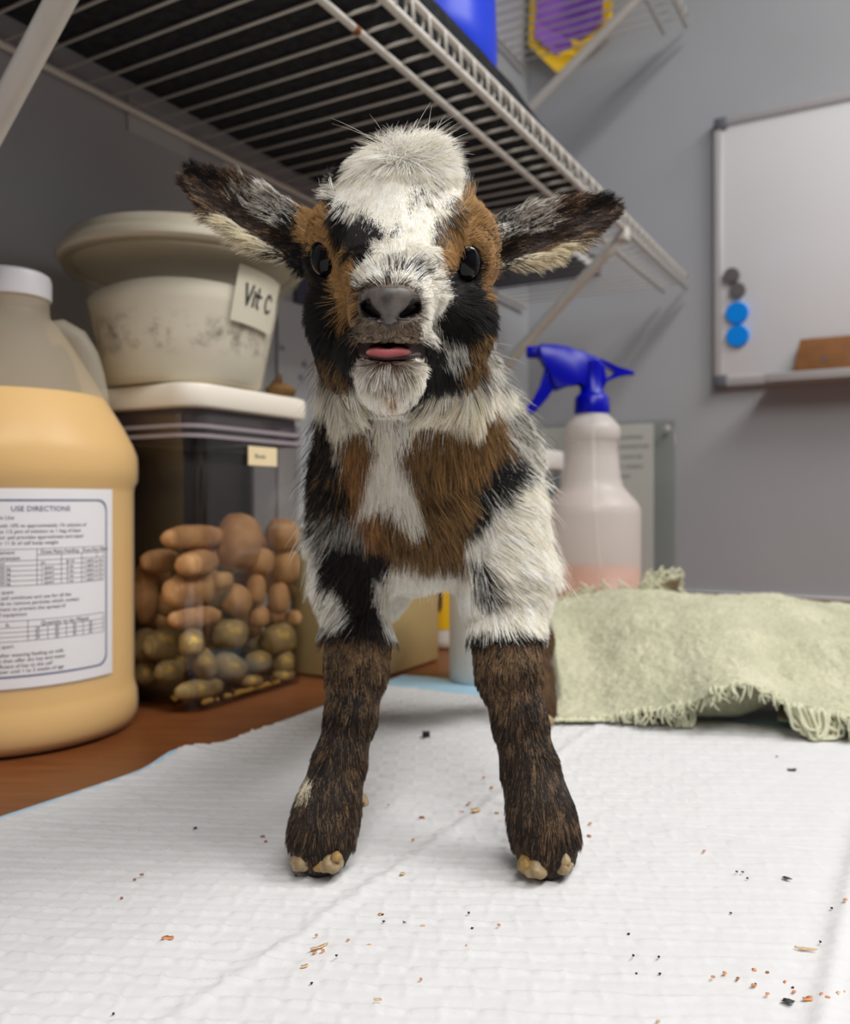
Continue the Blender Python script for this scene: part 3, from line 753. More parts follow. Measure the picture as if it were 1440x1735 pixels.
def powder_mat():
    m, nt, b = new_mat('white_powder'); L = nt.links.new; tc = nt.nodes.new('ShaderNodeTexCoord'); sx = nt.nodes.new('ShaderNodeSeparateXYZ'); L(tc.outputs['Object'], sx.inputs[0])
    n = nt.nodes.new('ShaderNodeTexNoise'); n.inputs['Scale'].default_value = 60; n.inputs['Detail'].default_value = 8; n.inputs['Roughness'].default_value = .7; L(tc.outputs['Object'], n.inputs['Vector'])
    band = nt.nodes.new('ShaderNodeMapRange'); band.interpolation_type = 'SMOOTHSTEP'; L(sx.outputs['Z'], band.inputs[0]); band.inputs[1].default_value = .018; band.inputs[2].default_value = .030
    band2 = nt.nodes.new('ShaderNodeMapRange'); band2.interpolation_type = 'SMOOTHSTEP'; L(sx.outputs['Z'], band2.inputs[0]); band2.inputs[1].default_value = .056; band2.inputs[2].default_value = .042
    mu = nt.nodes.new('ShaderNodeMath'); mu.operation = 'MULTIPLY'; L(band.outputs[0], mu.inputs[0]); L(band2.outputs[0], mu.inputs[1])
    r = nt.nodes.new('ShaderNodeValToRGB'); r.color_ramp.elements[0].position = .47; r.color_ramp.elements[1].position = .68; L(n.outputs['Fac'], r.inputs[0])
    mu2 = nt.nodes.new('ShaderNodeMath'); mu2.operation = 'MULTIPLY'; L(mu.outputs[0], mu2.inputs[0]); L(r.outputs[0], mu2.inputs[1])
    mx = nt.nodes.new('ShaderNodeMixRGB'); L(mu2.outputs[0], mx.inputs[0]); mx.inputs[1].default_value = C(242, 238, 228); mx.inputs[2].default_value = C(112, 104, 92)
    L(mx.outputs[0], b.inputs['Base Color']); b.inputs['Roughness'].default_value = .9
    return m
o = obj('powder', bm, powder_mat(), t); o['label'] = 'white powder with grey smudges'
bm = bmesh.new(); lathe(bm, [(0, .0975), (.084, .0973), (.0925, .097), (.0945, .0992), (.0945, .1035), (.0925, .1062), (.0895, .1072), (.088, .1125), (.0855, .1155), (.060, .1165), (0, .1165)], 96)
obj('tub_lid', bm, M_tublid, t, angle=40)
# paper label with the writing
la = math.radians(-27); lr = .0795
def tl(x, y, d=0.0):           # x along the curve, y up, on the conical wall, tilted a little
    xx, yy = x+y*.08, y-x*.08
    zz = .0655+yy; r = .0672+(zz-.035)*.2+.0012+d
    a = la+xx/.078; return (r*math.cos(a), r*math.sin(a), zz)
P = np.array([[tl(-.026+.052*i/16, -.020+.040*j/8) for j in range(9)] for i in range(17)])
lab2 = grid_mesh('paper_label', P, mat('grey_paper', C(214, 208, 188), .8), t); lab2['label'] = 'cream paper label reading Vit C'
def stroke(bm, pts, w):
    for (x0, y0), (x1, y1) in zip(pts, pts[1:]):
        d = math.hypot(x1-x0, y1-y0); nx, ny = -(y1-y0)/d*w/2, (x1-x0)/d*w/2; ex, ey = (x1-x0)/d*w*.4, (y1-y0)/d*w*.4
        bm.faces.new([bm.verts.new(tl(*p, .0004)) for p in ((x0-ex-nx, y0-ey-ny), (x1+ex-nx, y1+ey-ny), (x1+ex+nx, y1+ey+ny), (x0-ex+nx, y0-ey+ny))])
bm = bmesh.new(); w = .0021
for st in ([(-.0165, .008), (-.0135, -.006), (-.0095, .008)], [(-.007, .0005), (-.0072, -.006)], [(-.0068, .0042), (-.0069, .0032)], [(-.0028, .0075), (-.003, -.0045), (-.001, -.0062)], [(-.0062, .0022), (.0008, .0026)],
           [(.0150, .0045), (.0125, .0068), (.0095, .0062), (.0078, .0025), (.0080, -.0025), (.0100, -.0056), (.0132, -.0056), (.0152, -.0036)]):
    stroke(bm, st, w)
obj('handwriting', bm, mat('black_marker', C(30, 30, 34), .6), lab2, smooth=False)
# dried chew on the lid
c = SP(.555, .462, LZ)
c = PX(473, 664, .70); c.z = LZ+.0005
t = thing('dried_chew', 'small brown dried chew lying on the bin lid beside tub', 'chew', c)
M_chew = mat('brown_dried_hide', C(88, 52, 20), .7, var=.35, scale=90, bump=.6, bscale=200)
V = []
bm = bmesh.new(); tube(bm, [(-.009, .004, .003), (-.004, .002, .008), (.000, .000, .014), (.0015, 0, .0185)], [.0035, .0045, .0032, .0012], 10); obj('stalk', bm, M_chew, t)
bm = bmesh.new(); tube(bm, [(-.010, -.002, .0042), (-.002, -.003, .0055), (.006, -.001, .0058), (.0125, .002, .0032)], [.003, .0052, .0056, .003], 10); obj('husk', bm, mat('amber_dried_hide', C(106, 74, 28), .7, var=.3, scale=90), t)

# ------------------------------------------------------------------ things behind the goat
# beige canister
c = PX(622, 1135, .79); c.z = CTOP
t = thing('beige_canister', 'beige plastic canister with pale rim, behind the goat front legs', 'canister', c, ROT_S)
M_beige = mat('beige_plastic', C(176, 154, 106), .5, var=.04, scale=10)
w2, d2 = .064, .045
bm = bmesh.new(); rbox(bm, (-w2, -d2, .001), (w2, d2, .120), .012, 6, edge=.002); obj('canister_body', bm, M_beige, t, angle=45)
bm = bmesh.new(); rbox(bm, (-w2-.003, -d2-.003, .1202), (w2+.003, d2+.003, .132), .014, 6, edge=.002); obj('canister_lid', bm, mat('pale_lid', C(206, 204, 190), .5), t, angle=45)
# yellow-labelled bottle
c = PX(752, 1108, .90); c.z = CTOP
t = thing('yellow_bottle', 'white bottle with yellow label seen between the goat legs', 'bottle', c)
M_whitep = mat('white_plastic', C(224, 221, 214), .45); M_yel = mat('yellow_label_paper', C(236, 186, 16), .5)
bm = bmesh.new(); lathe(bm, [(0, .0006), (.021, .0006), (.0235, .003), (.0238, .010), (.0238, .105), (.020, .116), (.012, .124), (.011, .140), (0, .140)], 40); obj('bottle_body', bm, M_whitep, t)
bm = bmesh.new(); lathe(bm, [(.0243, .021), (.0243, .100)], 40); lb3 = obj('yellow_label', bm, M_yel, t); lb3['label'] = 'yellow wrap label with brown mark'
bm = bmesh.new(); lathe(bm, [(0, .158), (.0125, .158), (.0135, .156), (.0135, .134), (.0115, .134)], 32); obj('bottle_cap', bm, M_whitep, t)
bm = bmesh.new(); yl = lambda u, v, d: (math.sin(u/.0247)*(.0247+d), -math.cos(u/.0247)*(.0247+d), v)
prism(bm, [(-.009, .040), (-.0045, .039), (-.0025, .044), (-.001, .09), (-.006, .09), (-.0062, .05), (-.009, .047)], 0, .0003, yl)
obj('brown_mark', bm, mat('dark_brown_ink', C(70, 32, 20), .6), lb3, smooth=False)
# white jar
c = PX(815, 1150, .722); c.z = CTOP
t = thing('white_jar', 'plain white plastic jar just behind the goat leg', 'jar', c)
bm = bmesh.new(); lathe(bm, [(0, .0006), (.024, .0006), (.0265, .003), (.027, .010), (.027, .082), (.025, .087), (.022, .088), (.022, .092), (0, .092)], 48); obj('jar_body', bm, M_whitep, t)
bm = bmesh.new(); lathe(bm, [(.0235, .0885), (.0258, .089), (.0262, .102), (.0245, .104), (0, .104)], 48); obj('jar_lid', bm, mat('jar_lid_plastic', C(215, 214, 212), .4), t)
# tall canister with white lid beside the spray bottle
c = PX(880, 1000, 1.16); c.z = CTOP
t = thing('lidded_canister', 'tall grey see-through canister with white lid behind goat shoulder', 'canister', c, ROT_S)
bm = bmesh.new(); shell(bm, .046, .046, .001, .195, .01, .002); bmesh.ops.recalc_face_normals(bm, faces=bm.faces); obj('canister_wall', bm, clear_plastic('grey_clear', (.78, .78, .80, 1), 1.0), t, angle=50)
bm = bmesh.new(); rbox(bm, (-.049, -.049, .1955), (.049, .049, .222), .012, 6, edge=.003); obj('canister_lid', bm, M_whitep, t, angle=45)
bm = bmesh.new(); rbox(bm, (-.042, -.042, .0035), (.042, .042, .12), .01, 6, edge=.002); obj('grey_filling', bm, mat('grey_filling', C(150, 146, 142), .8, var=.1, scale=40), t, angle=45)

# ------------------------------------------------------------------ spray bottle
sc_ = Vector((.167, .85, CTOP)); kx = .85/F
t = thing('spray_bottle', 'milky spray bottle with blue trigger head and orange liquid', 'spray bottle', sc_)
M_sb = frosted('spray_bottle_plastic', C(242, 236, 232), clear=.46, rough=.35, trans=.12)
prof = [(0, .0006), (.044, .0006), (.0468, .004), (.0475, .010), (.0475, .070), (.0478, .140), (.0473, .146), (.0445, .152), (.0355, .162), (.0305, .168), (.0285, .176), (.0262, .195), (.0246, .2115),
        (.0262, .2135), (.0278, .217), (.0280, .224), (.0262, .229), (.0205, .2355), (.0165, .239), (.0165, .245)]
bm = bmesh.new(); lathe(bm, prof, 72); obj('bottle_shell', bm, M_sb, t)
bm = bmesh.new(); lathe(bm, [(0, .002), (.043, .002), (.0462, .006), (.0462, .088), (0, .088)], 72)
obj('orange_liquid', bm, mat('orange_disinfectant', C(222, 132, 80), .3, sss=.2), t)
M_trig = mat('royal_blue_plastic', C(2, 8, 165), .28, spec=.3)
bm = bmesh.new(); n = 60; rings = []
for r, z in ((.0150, .2405), (.0168, .2405), (.0172, .243), (.0166, .257), (.0150, .259), (.0122, .262), (.0115, .285), (.0115, .292)):
    rings.append([bm.verts.new(((r+(.0004 if k % 2 and .24 < z < .258 else 0))*math.cos(2*math.pi*k/n), (r+(.0004 if k % 2 and .24 < z < .258 else 0))*math.sin(2*math.pi*k/n), z)) for k in range(n)])
for a, b in zip(rings, rings[1:]):
    for i in range(n): bm.faces.new((a[i], a[(i+1) % n], b[(i+1) % n], b[i]))
obj('collar', bm, M_trig, t, angle=50)
def spx(u, v, d): return Vector(((u-720)*kx-sc_.x, d, H-(v-850)*kx-CTOP))
bm = bmesh.new(); prism(bm, [(908, 591), (914, 585), (935, 586), (960, 590), (988, 598), (1012, 610), (1022, 622), (1025, 640), (1023, 656), (985, 656), (983, 646), (962, 655), (940, 663), (932, 640), (923, 614), (911, 607)][::-1], -.0095, .0095, spx, .002)
obj('sprayer_head', bm, M_trig, t, angle=50)
bm = bmesh.new(); prism(bm, [(1004, 603), (1022, 611), (1045, 622), (1073, 630), (1073, 636), (1052, 636), (1040, 640), (1022, 651), (1020, 645), (1034, 637), (1043, 631), (1024, 620), (1006, 612)][::-1], -.0045, .0045, spx, .0006)
obj('sprayer_tail', bm, M_trig, t, angle=50)
bm = bmesh.new(); prism(bm, [(924, 616), (938, 622), (950, 640), (938, 658), (926, 676), (908, 697), (890, 709), (880, 713), (878, 708), (893, 694), (906, 676), (914, 655), (920, 634)][::-1], -.006, .006, spx, .0012)
obj('trigger', bm, M_trig, t, angle=50)
bm = bmesh.new(); lathe(bm, [(0, 0), (.0062, 0), (.0062, .010), (.0048, .012), (0, .012)], 20)
for v in bm.verts: v.co = Matrix.Rotation(math.radians(-90), 4, 'Y') @ v.co + spx(912, 597, 0)
obj('nozzle', bm, M_trig, t, angle=40)
bm = bmesh.new(); tube(bm, [(0, 0, .24), (.002, 0, .15), (.012, 0, .03), (.02, 0, .006)], .0022, 8); obj('dip_tube', bm, M_whitep, t)

# dark bottle base thing left of the spray bottle
c = PX(945, 1055, .93); c.z = CTOP
t = thing('dark_bottle', 'small dark navy bottle low beside the spray bottle', 'bottle', c)
M_dark = mat('dark_navy_plastic', C(44, 44, 62), .4)
bm = bmesh.new(); lathe(bm, [(0, .0006), (.015, .0006), (.017, .003), (.017, .030), (.013, .036), (.008, .039), (.008, .044), (0, .044)], 32); obj('bottle_body', bm, M_dark, t)
bm = bmesh.new(); lathe(bm, [(.0085, .0405), (.0092, .041), (.0092, .052), (0, .053)], 24); obj('bottle_cap', bm, M_dark, t)
# ------------------------------------------------------------------ absorbent pad
PS0, PS1, PP0, PP1 = -.28, .592, -.24, .378
def skew(s, p): return s+.07*(.378-p)*np.clip((s-PS0)/(PS1-PS0), 0, 1.2)
def sstep(a, b, x):
    t_ = np.clip((x-a)/(b-a), 0, 1); return t_*t_*(3-2*t_)
def pad_h(s, p):
    """pad surface height over (s, p) arrays"""
    sh = s.shape; q = np.stack([s.ravel(), p.ravel(), np.zeros(s.size)], 1)
    wob = vnoise(q, 22, 4).reshape(sh); wob2 = vnoise(q, 60, 11).reshape(sh); wr = vnoise(q*np.array([3.2, 1, 1]), 26, 21, 4).reshape(sh)
    # quilted embossing: wavy rows of short raised seams, fading towards the far side of the pad
    X, Y = s*SN-p*CS, s*CS+p*SN
    rw = (Y+.10*X+.0030*wob+.0012*wob2)/.0108; fr = rw-np.floor(rw)-.5; row = np.floor(rw)
    cw = (X+.0025*wob2)/.0190+.5*(row % 2); fc = np.abs(cw-np.floor(cw)-.5)*2
    seam = np.exp(-(fr/.10)**2)*(.35+.65*sstep(.02, .30, fc)); pill = (1-np.abs(2*fr)**3)*0+np.cos(fr*2*np.pi)*.15
    side = np.exp(-((1-fc)/.09)**2)*.3
    strength = .22+.78*sstep(-.02, .16, p)
    h = .0015*(seam+side-pill)*strength + .0009*wr + .0009*wob - .0009
    for f0, a in ((.185, .0010), (.018, .0015)):          # lengthwise folds
        d = p-f0-.004*np.sin(s*7+f0*9); h += a*(np.exp(-(d/.0035)**2)) - .3*a*np.exp(-((d-.008)/.006)**2)
    d = s-.375-.004*np.sin(p*13); h += .0016*np.exp(-(d/.0045)**2)   # crosswise fold
    h = np.minimum(h, .0027)
    # the corner lifting at the left edge
    h += .0045*np.exp(-((s-.37)/.018)**2)*sstep(.35, .378, p)
    edge = np.minimum(np.minimum(s-PS0, PS1-s), np.minimum(p-PP0, PP1-p))
    h -= .0012*(1-sstep(0, .006, edge))
    return np.maximum(h, -.0016)
def pad_edge(s): return PP1+.005*np.sin(s*9+1)+.004*np.exp(-((s-.365)/.02)**2)
ns, npd = 760, 540
sg = np.linspace(PS0, PS1, ns); fg = np.linspace(0, 1, npd)
Sg, Fg = np.meshgrid(sg, fg, indexing='ij'); Pg = PP0+(pad_edge(Sg)-PP0)*Fg
Hg = pad_h(Sg, np.minimum(Pg, PP1))
Sk = skew(Sg, Pg); padP = np.stack([Sk*SN-Pg*CS, Sk*CS+Pg*SN, Hg], -1)
def pad_mat():
    m, nt, b = new_mat('white_nonwoven'); tc = nt.nodes.new('ShaderNodeTexCoord'); L = nt.links.new
    b.inputs['Base Color'].default_value = C(216, 216, 217); b.inputs['Roughness'].default_value = .85; b.inputs['Specular IOR Level'].default_value = .2
    n = nt.nodes.new('ShaderNodeTexNoise'); n.inputs['Scale'].default_value = 330; n.inputs['Detail'].default_value = 6; L(tc.outputs['Object'], n.inputs['Vector'])
    bp = nt.nodes.new('ShaderNodeBump'); bp.inputs['Strength'].default_value = .35; bp.inputs['Distance'].default_value = .0008; L(n.outputs['Fac'], bp.inputs['Height']); L(bp.outputs[0], b.inputs['Normal'])
    # faint dried dirt smears
    n2 = nt.nodes.new('ShaderNodeTexNoise'); n2.inputs['Scale'].default_value = 28; n2.inputs['Detail'].default_value = 8; n2.inputs['Roughness'].default_value = .75; L(tc.outputs['Object'], n2.inputs['Vector'])
    r = nt.nodes.new('ShaderNodeValToRGB'); r.color_ramp.elements[0].position = .72; r.color_ramp.elements[1].position = .80; r.color_ramp.elements[0].color = C(216, 216, 217); r.color_ramp.elements[1].color = C(196, 184, 166)
    L(n2.outputs['Fac'], r.inputs[0]); L(r.outputs[0], b.inputs['Base Color'])
    return m
pad_root = thing('absorbent_pad', 'white quilted absorbent pad with light blue border under the goat', 'pad', (0, 0, 0))
grid_mesh('top_sheet', padP, pad_mat(), pad_root)
bs_, bf_ = np.meshgrid(np.linspace(PS0-.012, PS1+.045, 120), np.linspace(0, 1, 80), indexing='ij')
bp_ = (PP0-.01)+(pad_edge(bs_)+.0045-(PP0-.01))*bf_
bsk = skew(bs_, bp_); bk = np.stack([bsk*SN-bp_*CS, bsk*CS+bp_*SN, np.full(bs_.shape, CTOP+.0008)], -1)
bq = np.stack([bs_.ravel(), bp_.ravel(), np.zeros(bs_.size)], 1)
bk[..., 2] += .0009*sstep(PS1-.01, PS1+.03, bs_)*(1+vnoise(bq, 40, 3).reshape(bs_.shape))
bk[..., 2] += .0042*np.exp(-((bs_-.37)/.018)**2)*sstep(.35, .38, bp_)
o = grid_mesh('blue_backing', bk, mat('light_blue_film', C(168, 208, 232), .5), pad_root); o['label'] = 'light blue plastic backing'
def pad_z(X, Y):
    s, p = np.array([[X*SN+Y*CS]]), np.array([[-X*CS+Y*SN]]); return float(pad_h(s, p)[0, 0])
def ground(px, py):            # pad point seen at photo px, py
    Y = F*H/(py-850); return (px-720)/F*Y, Y

# ------------------------------------------------------------------ shavings and specks
M_shav = [mat('orange_shaving', C(226, 152, 98), .7, var=.2, scale=300), mat('pale_shaving', C(232, 196, 150), .7, var=.15, scale=300), mat('rust_shaving', C(176, 112, 74), .8, var=.2, scale=300)]
M_speck = mat('dark_speck', C(34, 32, 30), .7); M_leaf = mat('dark_green_grey_speck', C(62, 66, 62), .7)
def flake(px, py, L_, Wd, ang, m, lab_, name='wood_shaving', cat='shaving', group='wood shavings on the white pad', curl=.3, th=.0005, raise_=.0):
    X, Y = ground(px, py); k = Y/F
    l, w = L_*k/2, max(Wd*k/2, .0003)
    l /= 1.0; w = w*min(2.2, Y/H*.9)          # width is foreshortened on the pad
    bm = bmesh.new(); rows = []
    sd = random.random()*9
    for i in range(6):
        f = i/5*2-1; ww = w*(1-abs(f)**2.2*.75)*(1+.25*math.sin(i*2.3+sd)); zc = curl*l*(f*f)*.5
        rows.append([bm.verts.new((f*l, ww*e+.2*w*math.sin(i*1.7+sd), zc+th*(.6+.5*abs(e))*(1 if e else 1.4))) for e in (-1, 0, 1)]+[bm.verts.new((f*l, 0, zc))])
    for a, b in zip(rows, rows[1:]):
        for q in range(4): bm.faces.new((a[q], a[(q+1) % 4], b[(q+1) % 4], b[q]))
    bm.faces.new(rows[0][::-1]); bm.faces.new(rows[-1])
    bmesh.ops.recalc_face_normals(bm, faces=bm.faces)
    o = obj(name, bm, m); o.location = (X, Y, pad_z(X, Y)+.0002+raise_); o.rotation_euler = (0, 0, ang)
    return tag(o, lab_, cat, group)
GL = 'small orange wood shaving crumb lying on the white pad'
special = [(284, 1588, 20, 8, .1, 0, 'lone orange shaving left of the goat, far from the others'), (688, 1556, 13, 9, -.3, 2, 'rounded rust brown shaving in front of the goat, between its feet'),
           (1365, 1604, 36, 4, -.25, 1, 'long thin curved pale strand at the pad right side'), (1369, 1689, 20, 8, .35, 0, 'largest orange brown flake near the pad right fold'),
           (806, 1375, 16, 10, -.2, 1, 'broad yellowish flake just left of the goat right-hand hoof'), (541, 1604, 34, 4, .6, 1, 'thin arched pale strand over crumbs before the goat'),
           (715, 1384, 9, 6, .5, 2, 'dark brown flake midway between the front hooves'), (516, 1635, 14, 5, .7, 1, 'pale flake at the foot of the arched strand')]
for px, py, l, w, a, mi, lb in special: flake(px, py, l, w, a, M_shav[mi], lb)
many = [(644, 1546, 8, 5, 1.2, 0), (536, 1584, 6, 4, 0, 0), (533, 1612, 9, 6, .4, 0), (547, 1610, 8, 6, -.4, 0), (590, 1592, 7, 4, 1, 0), (625, 1603, 10, 5, 0, 1), (633, 1604, 8, 4, .5, 0), (792, 1601, 9, 5, -.3, 0), (716, 1566, 10, 3, 0, 1),
        (845, 1567, 7, 3, .1, 0), (640, 1700, 16, 4, .3, 1), (1228, 1648, 9, 7, .9, 0), (1208, 1657, 8, 3, 0, 0), (1250, 1658, 8, 5, .5, 2), (1278, 1642, 9, 7, 1.0, 0), (1277, 1669, 11, 6, 0, 0), (1300, 1684, 9, 6, .6, 0), (1300, 1646, 7, 3, 0, 2),
        (1330, 1660, 8, 4, .8, 0), (1345, 1676, 9, 3, .3, 0), (1392, 1685, 10, 4, .9, 0), (1402, 1692, 10, 4, 0, 0), (1420, 1683, 10, 6, 1.1, 1), (1428, 1678, 9, 5, .2, 0), (782, 1374, 14, 6, 0, 0), (842, 1377, 9, 4, 0, 1), (795, 1362, 6, 5, 0, 0),
        (658, 1368, 7, 4, 0, 1), (833, 1334, 9, 4, 1.2, 0), (820, 1318, 8, 4, 1, 0), (700, 1420, 6, 4, .3, 0), (682, 1480, 12, 5, .4, 1), (998, 1415, 9, 6, .4, 2), (1000, 1395, 7, 4, 0, 0), (1193, 1443, 6, 3, 0, 0), (603, 1378, 7, 4, 0, 2), (1432, 1532, 9, 5, 0, 0),
        (445, 1417, 9, 4, .5, 2), (450, 1424, 6, 4, 0, 2), (457, 1410, 6, 3, 0, 2), (240, 1484, 8, 4, .2, 2), (228, 1490, 6, 3, 0, 2), (206, 1520, 6, 4, 0, 2), (713, 1662, 6, 3, 0, 0), (1115, 1732, 8, 4, 0, 1)]
def shaving_label(px, py, mi):
    c = ('small orange', 'small pale', 'small rust brown')[mi]
    if px > 1180: return c+' wood shaving in the scatter beside the pad right fold'
    if py > 1500: return c+' wood shaving lying on the pad in front of the goat'
    if px < 480: return c+' wood shaving on the quilted pad left of the goat'
    if px > 960: return c+' wood shaving just right of the goat right-hand hoof'
    return c+' wood shaving on the pad between the goat front legs'
for px, py, l, w, a, mi in many: flake(px, py, l*.85, w*.7, a+random.uniform(-.3, .3), M_shav[mi], shaving_label(px, py, mi))
flake(1335, 1696, 12, 14, 1.2, M_leaf, 'dark green grey scrap, the biggest dark bit at pad right', 'dark_scrap', 'scrap', 'dark specks on the white pad', curl=.5)
flake(1342, 1302, 16, 5, .1, M_leaf, 'dark sliver on the pad in front of the towel fringe', 'dark_scrap', 'scrap', 'dark specks on the white pad')
flake(1333, 1490, 8, 8, .8, M_leaf, 'dark speck on the pad right of the goat, near the fold', 'dark_scrap', 'scrap', 'dark specks on the white pad')
flake(722, 1249, 13, 8, .1, M_speck, 'black pellet on the pad behind and between the front legs', 'dark_scrap', 'scrap', 'dark specks on the white pad', curl=.1, th=.003)
for px, py in ((650, 1560), (648, 1546), (1258, 1479), (1248, 1478), (1266, 1489), (1073, 1622), (1116, 1623), (1078, 1646), (1118, 1647), (800, 1570), (794, 1546), (1409, 1539), (1390, 1594), (501, 1483), (570, 1622), (192, 1715), (528, 1665), (1343, 1668), (1065, 1580), (1238, 1546), (332, 1402), (1316, 1281), (1280, 1667)):
    flake(px, py, 4, 1.8, random.random()*3, M_speck, 'tiny black speck on the pad, '+('right of the goat' if px > 960 else 'before the goat, between its feet' if px > 490 else 'left of the goat'), 'dark_speck', 'speck', 'tiny black specks on the white pad', curl=.1)
flake(330, 1402, 5, 4, 0, M_leaf, 'tiny grey speck on the quilted pad left of goat', 'dark_speck', 'speck', 'tiny black specks on the white pad')

# ------------------------------------------------------------------ sage green towel
tw = thing('sage_towel', 'sage green terry towel with frayed hem crumpled on the pad', 'towel', (.27, .62, 0))
to = np.array(tw.location)
hem_px = np.array([(938, 1221), (965, 1224), (1000, 1222), (1060, 1207), (1120, 1200), (1170, 1190), (1215, 1166), (1262, 1157), (1300, 1168), (1340, 1192), (1390, 1203), (1440, 1214), (1520, 1236), (1620, 1262), (1740, 1290)], float)
def hem(u):                     # u 0..1 along the hem
    x = 946+u*(1740-946); y = np.interp(x, hem_px[:, 0], hem_px[:, 1])
    Y = .577-.075*u+.006*np.sin(u*14); z = H-(y-850)/F*Y; return (x-720)/F*Y, Y, np.maximum(z, .0030)
nu, nv = 260, 170
u = np.linspace(0, 1, nu); hx_, hy_, hz_ = hem(u)
k_ = np.hanning(9); k_ /= k_.sum(); hz_ = np.convolve(np.pad(hz_, 4, 'edge'), k_, 'valid')
v = np.linspace(0, 1, nv)
U, Vv = np.meshgrid(u, v, indexing='ij')
depth = (.208+.09*np.clip((u-.5)*2, 0, 1))[:, None]
TX = hx_[:, None]+Vv*(.010+.06*U); TY = hy_[:, None]+Vv*depth*(1-.1*U)
top = .0735+.003*np.sin(U*5+.6)-.007*sstep(.52, .72, U)
top = top*(.80+.20*sstep(.0, .28, U))
rise = sstep(-.12, .80, Vv)
rise = (rise-rise[:, :1])/(1-rise[:, :1])
TZ = hz_[:, None]*(1-rise)+top*rise
TZ -= .030*sstep(.86, 1.0, Vv)*1.2                                        # back edge drops
TZ += .007*np.exp(-((Vv-.30-.10*U)/.09)**2)*sstep(.25, .5, U)*(1-.0*U)       # soft fold across the front
TZ += .005*np.exp(-((U-.16)/.07)**2)*np.sin(Vv*math.pi)
TZ -= .007*np.exp(-((U-.10)/.08)**2-((Vv-.42)/.16)**2)
left = 1-sstep(0, .02, U); TZ = TZ*(1-left*sstep(0, .3, Vv)*.9)
q = np.stack([TX.ravel(), TY.ravel(), np.zeros(TX.size)], 1)
TZ += (vnoise(q, 13, 31, 3)*.0055).reshape(TX.shape)*sstep(.06, .3, Vv)
pile = vnoise(q, 330, 5, 2)*.0011+vnoise(q, 110, 15, 2)*.0011
TZ += pile.reshape(TX.shape)
TZ = np.maximum(TZ, .0049)
TP = np.stack([TX, TY, TZ], -1)-to
def terry():
    m, nt, b = new_mat('sage_terry'); tc = nt.nodes.new('ShaderNodeTexCoord'); L = nt.links.new
    n = nt.nodes.new('ShaderNodeTexNoise'); n.inputs['Scale'].default_value = 26; n.inputs['Detail'].default_value = 4; L(tc.outputs['Object'], n.inputs['Vector'])
    n2 = nt.nodes.new('ShaderNodeTexNoise'); n2.inputs['Scale'].default_value = 420; n2.inputs['Detail'].default_value = 3; L(tc.outputs['Object'], n2.inputs['Vector'])
    ad = nt.nodes.new('ShaderNodeMath'); ad.operation = 'MULTIPLY_ADD'; ad.inputs[1].default_value = .5; L(n2.outputs['Fac'], ad.inputs[0])
    ml = nt.nodes.new('ShaderNodeMath'); ml.operation = 'MULTIPLY'; ml.inputs[1].default_value = .5; L(n.outputs['Fac'], ml.inputs[0]); L(ml.outputs[0], ad.inputs[2])
    r = nt.nodes.new('ShaderNodeValToRGB'); r.color_ramp.elements[0].position = .36; r.color_ramp.elements[1].position = .64
    r.color_ramp.elements[0].color = C(177, 178, 149); r.color_ramp.elements[1].color = C(212, 210, 182); L(ad.outputs[0], r.inputs[0]); L(r.outputs[0], b.inputs['Base Color'])
    b.inputs['Roughness'].default_value = .95; b.inputs['Specular IOR Level'].default_value = .1; b.inputs['Sheen Weight'].default_value = .25
    bp = nt.nodes.new('ShaderNodeBump'); bp.inputs['Strength'].default_value = .8; bp.inputs['Distance'].default_value = .0015; L(n2.outputs['Fac'], bp.inputs['Height']); L(bp.outputs[0], b.inputs['Normal'])
    return m
M_terry = terry()
grid_mesh('top_layer', TP, M_terry, tw, solid=.0022)
# folded layer showing under the lifted hem
x_px = np.linspace(1085, 1345, 60)
low = np.interp(x_px, [1085, 1130, 1180, 1230, 1280, 1310, 1345], [1232, 1236, 1233, 1224, 1206, 1192, 1180])
U2 = np.linspace(0, 1, 26)
P2 = np.zeros((60, 40, 3))
for i, (xx, yy) in enumerate(zip(x_px, low)):
    Y = .578; z0 = max(H-(yy-850)/F*Y, .0035)
    hgt = .016*float(sstep(0, .25, np.array(i/59)))+.001
    prof_ = [(.085*(1-a), hgt*1.15-(.0)*a) for a in np.linspace(0, 1, 20)]+[(-.008*math.sin(a), hgt*.575+hgt*.575*math.cos(a)) for a in np.linspace(0, math.pi*.95, 20)]
    for j, (dy, dz) in enumerate(prof_):
        P2[i, j] = ((xx-720)/F*Y*(1+dy*.4), Y+.008+dy, z0+dz)
P2[..., 2] = np.minimum(P2[..., 2], .047)
grid_mesh('folded_layer', P2-to, M_terry, tw, solid=.0015)
# bottom layer lying on the pad in the dark hollow
P3 = np.zeros((60, 24, 3))
for i, xx in enumerate(np.linspace(1318, 1700, 60)):
    for j in range(24):
        f = j/23; Y = .572+.16*f-.05*max(0, (xx-1300)/400); P3[i, j] = ((xx-720)/F*Y, Y, .0035+.016*float(sstep(.05, .6, np.array(f)))+.004*float(sstep(1280, 1400, np.array(xx)))+.0018*math.sin(xx*.05+3*f))
grid_mesh('bottom_layer', P3-to, M_terry, tw, solid=.0015)
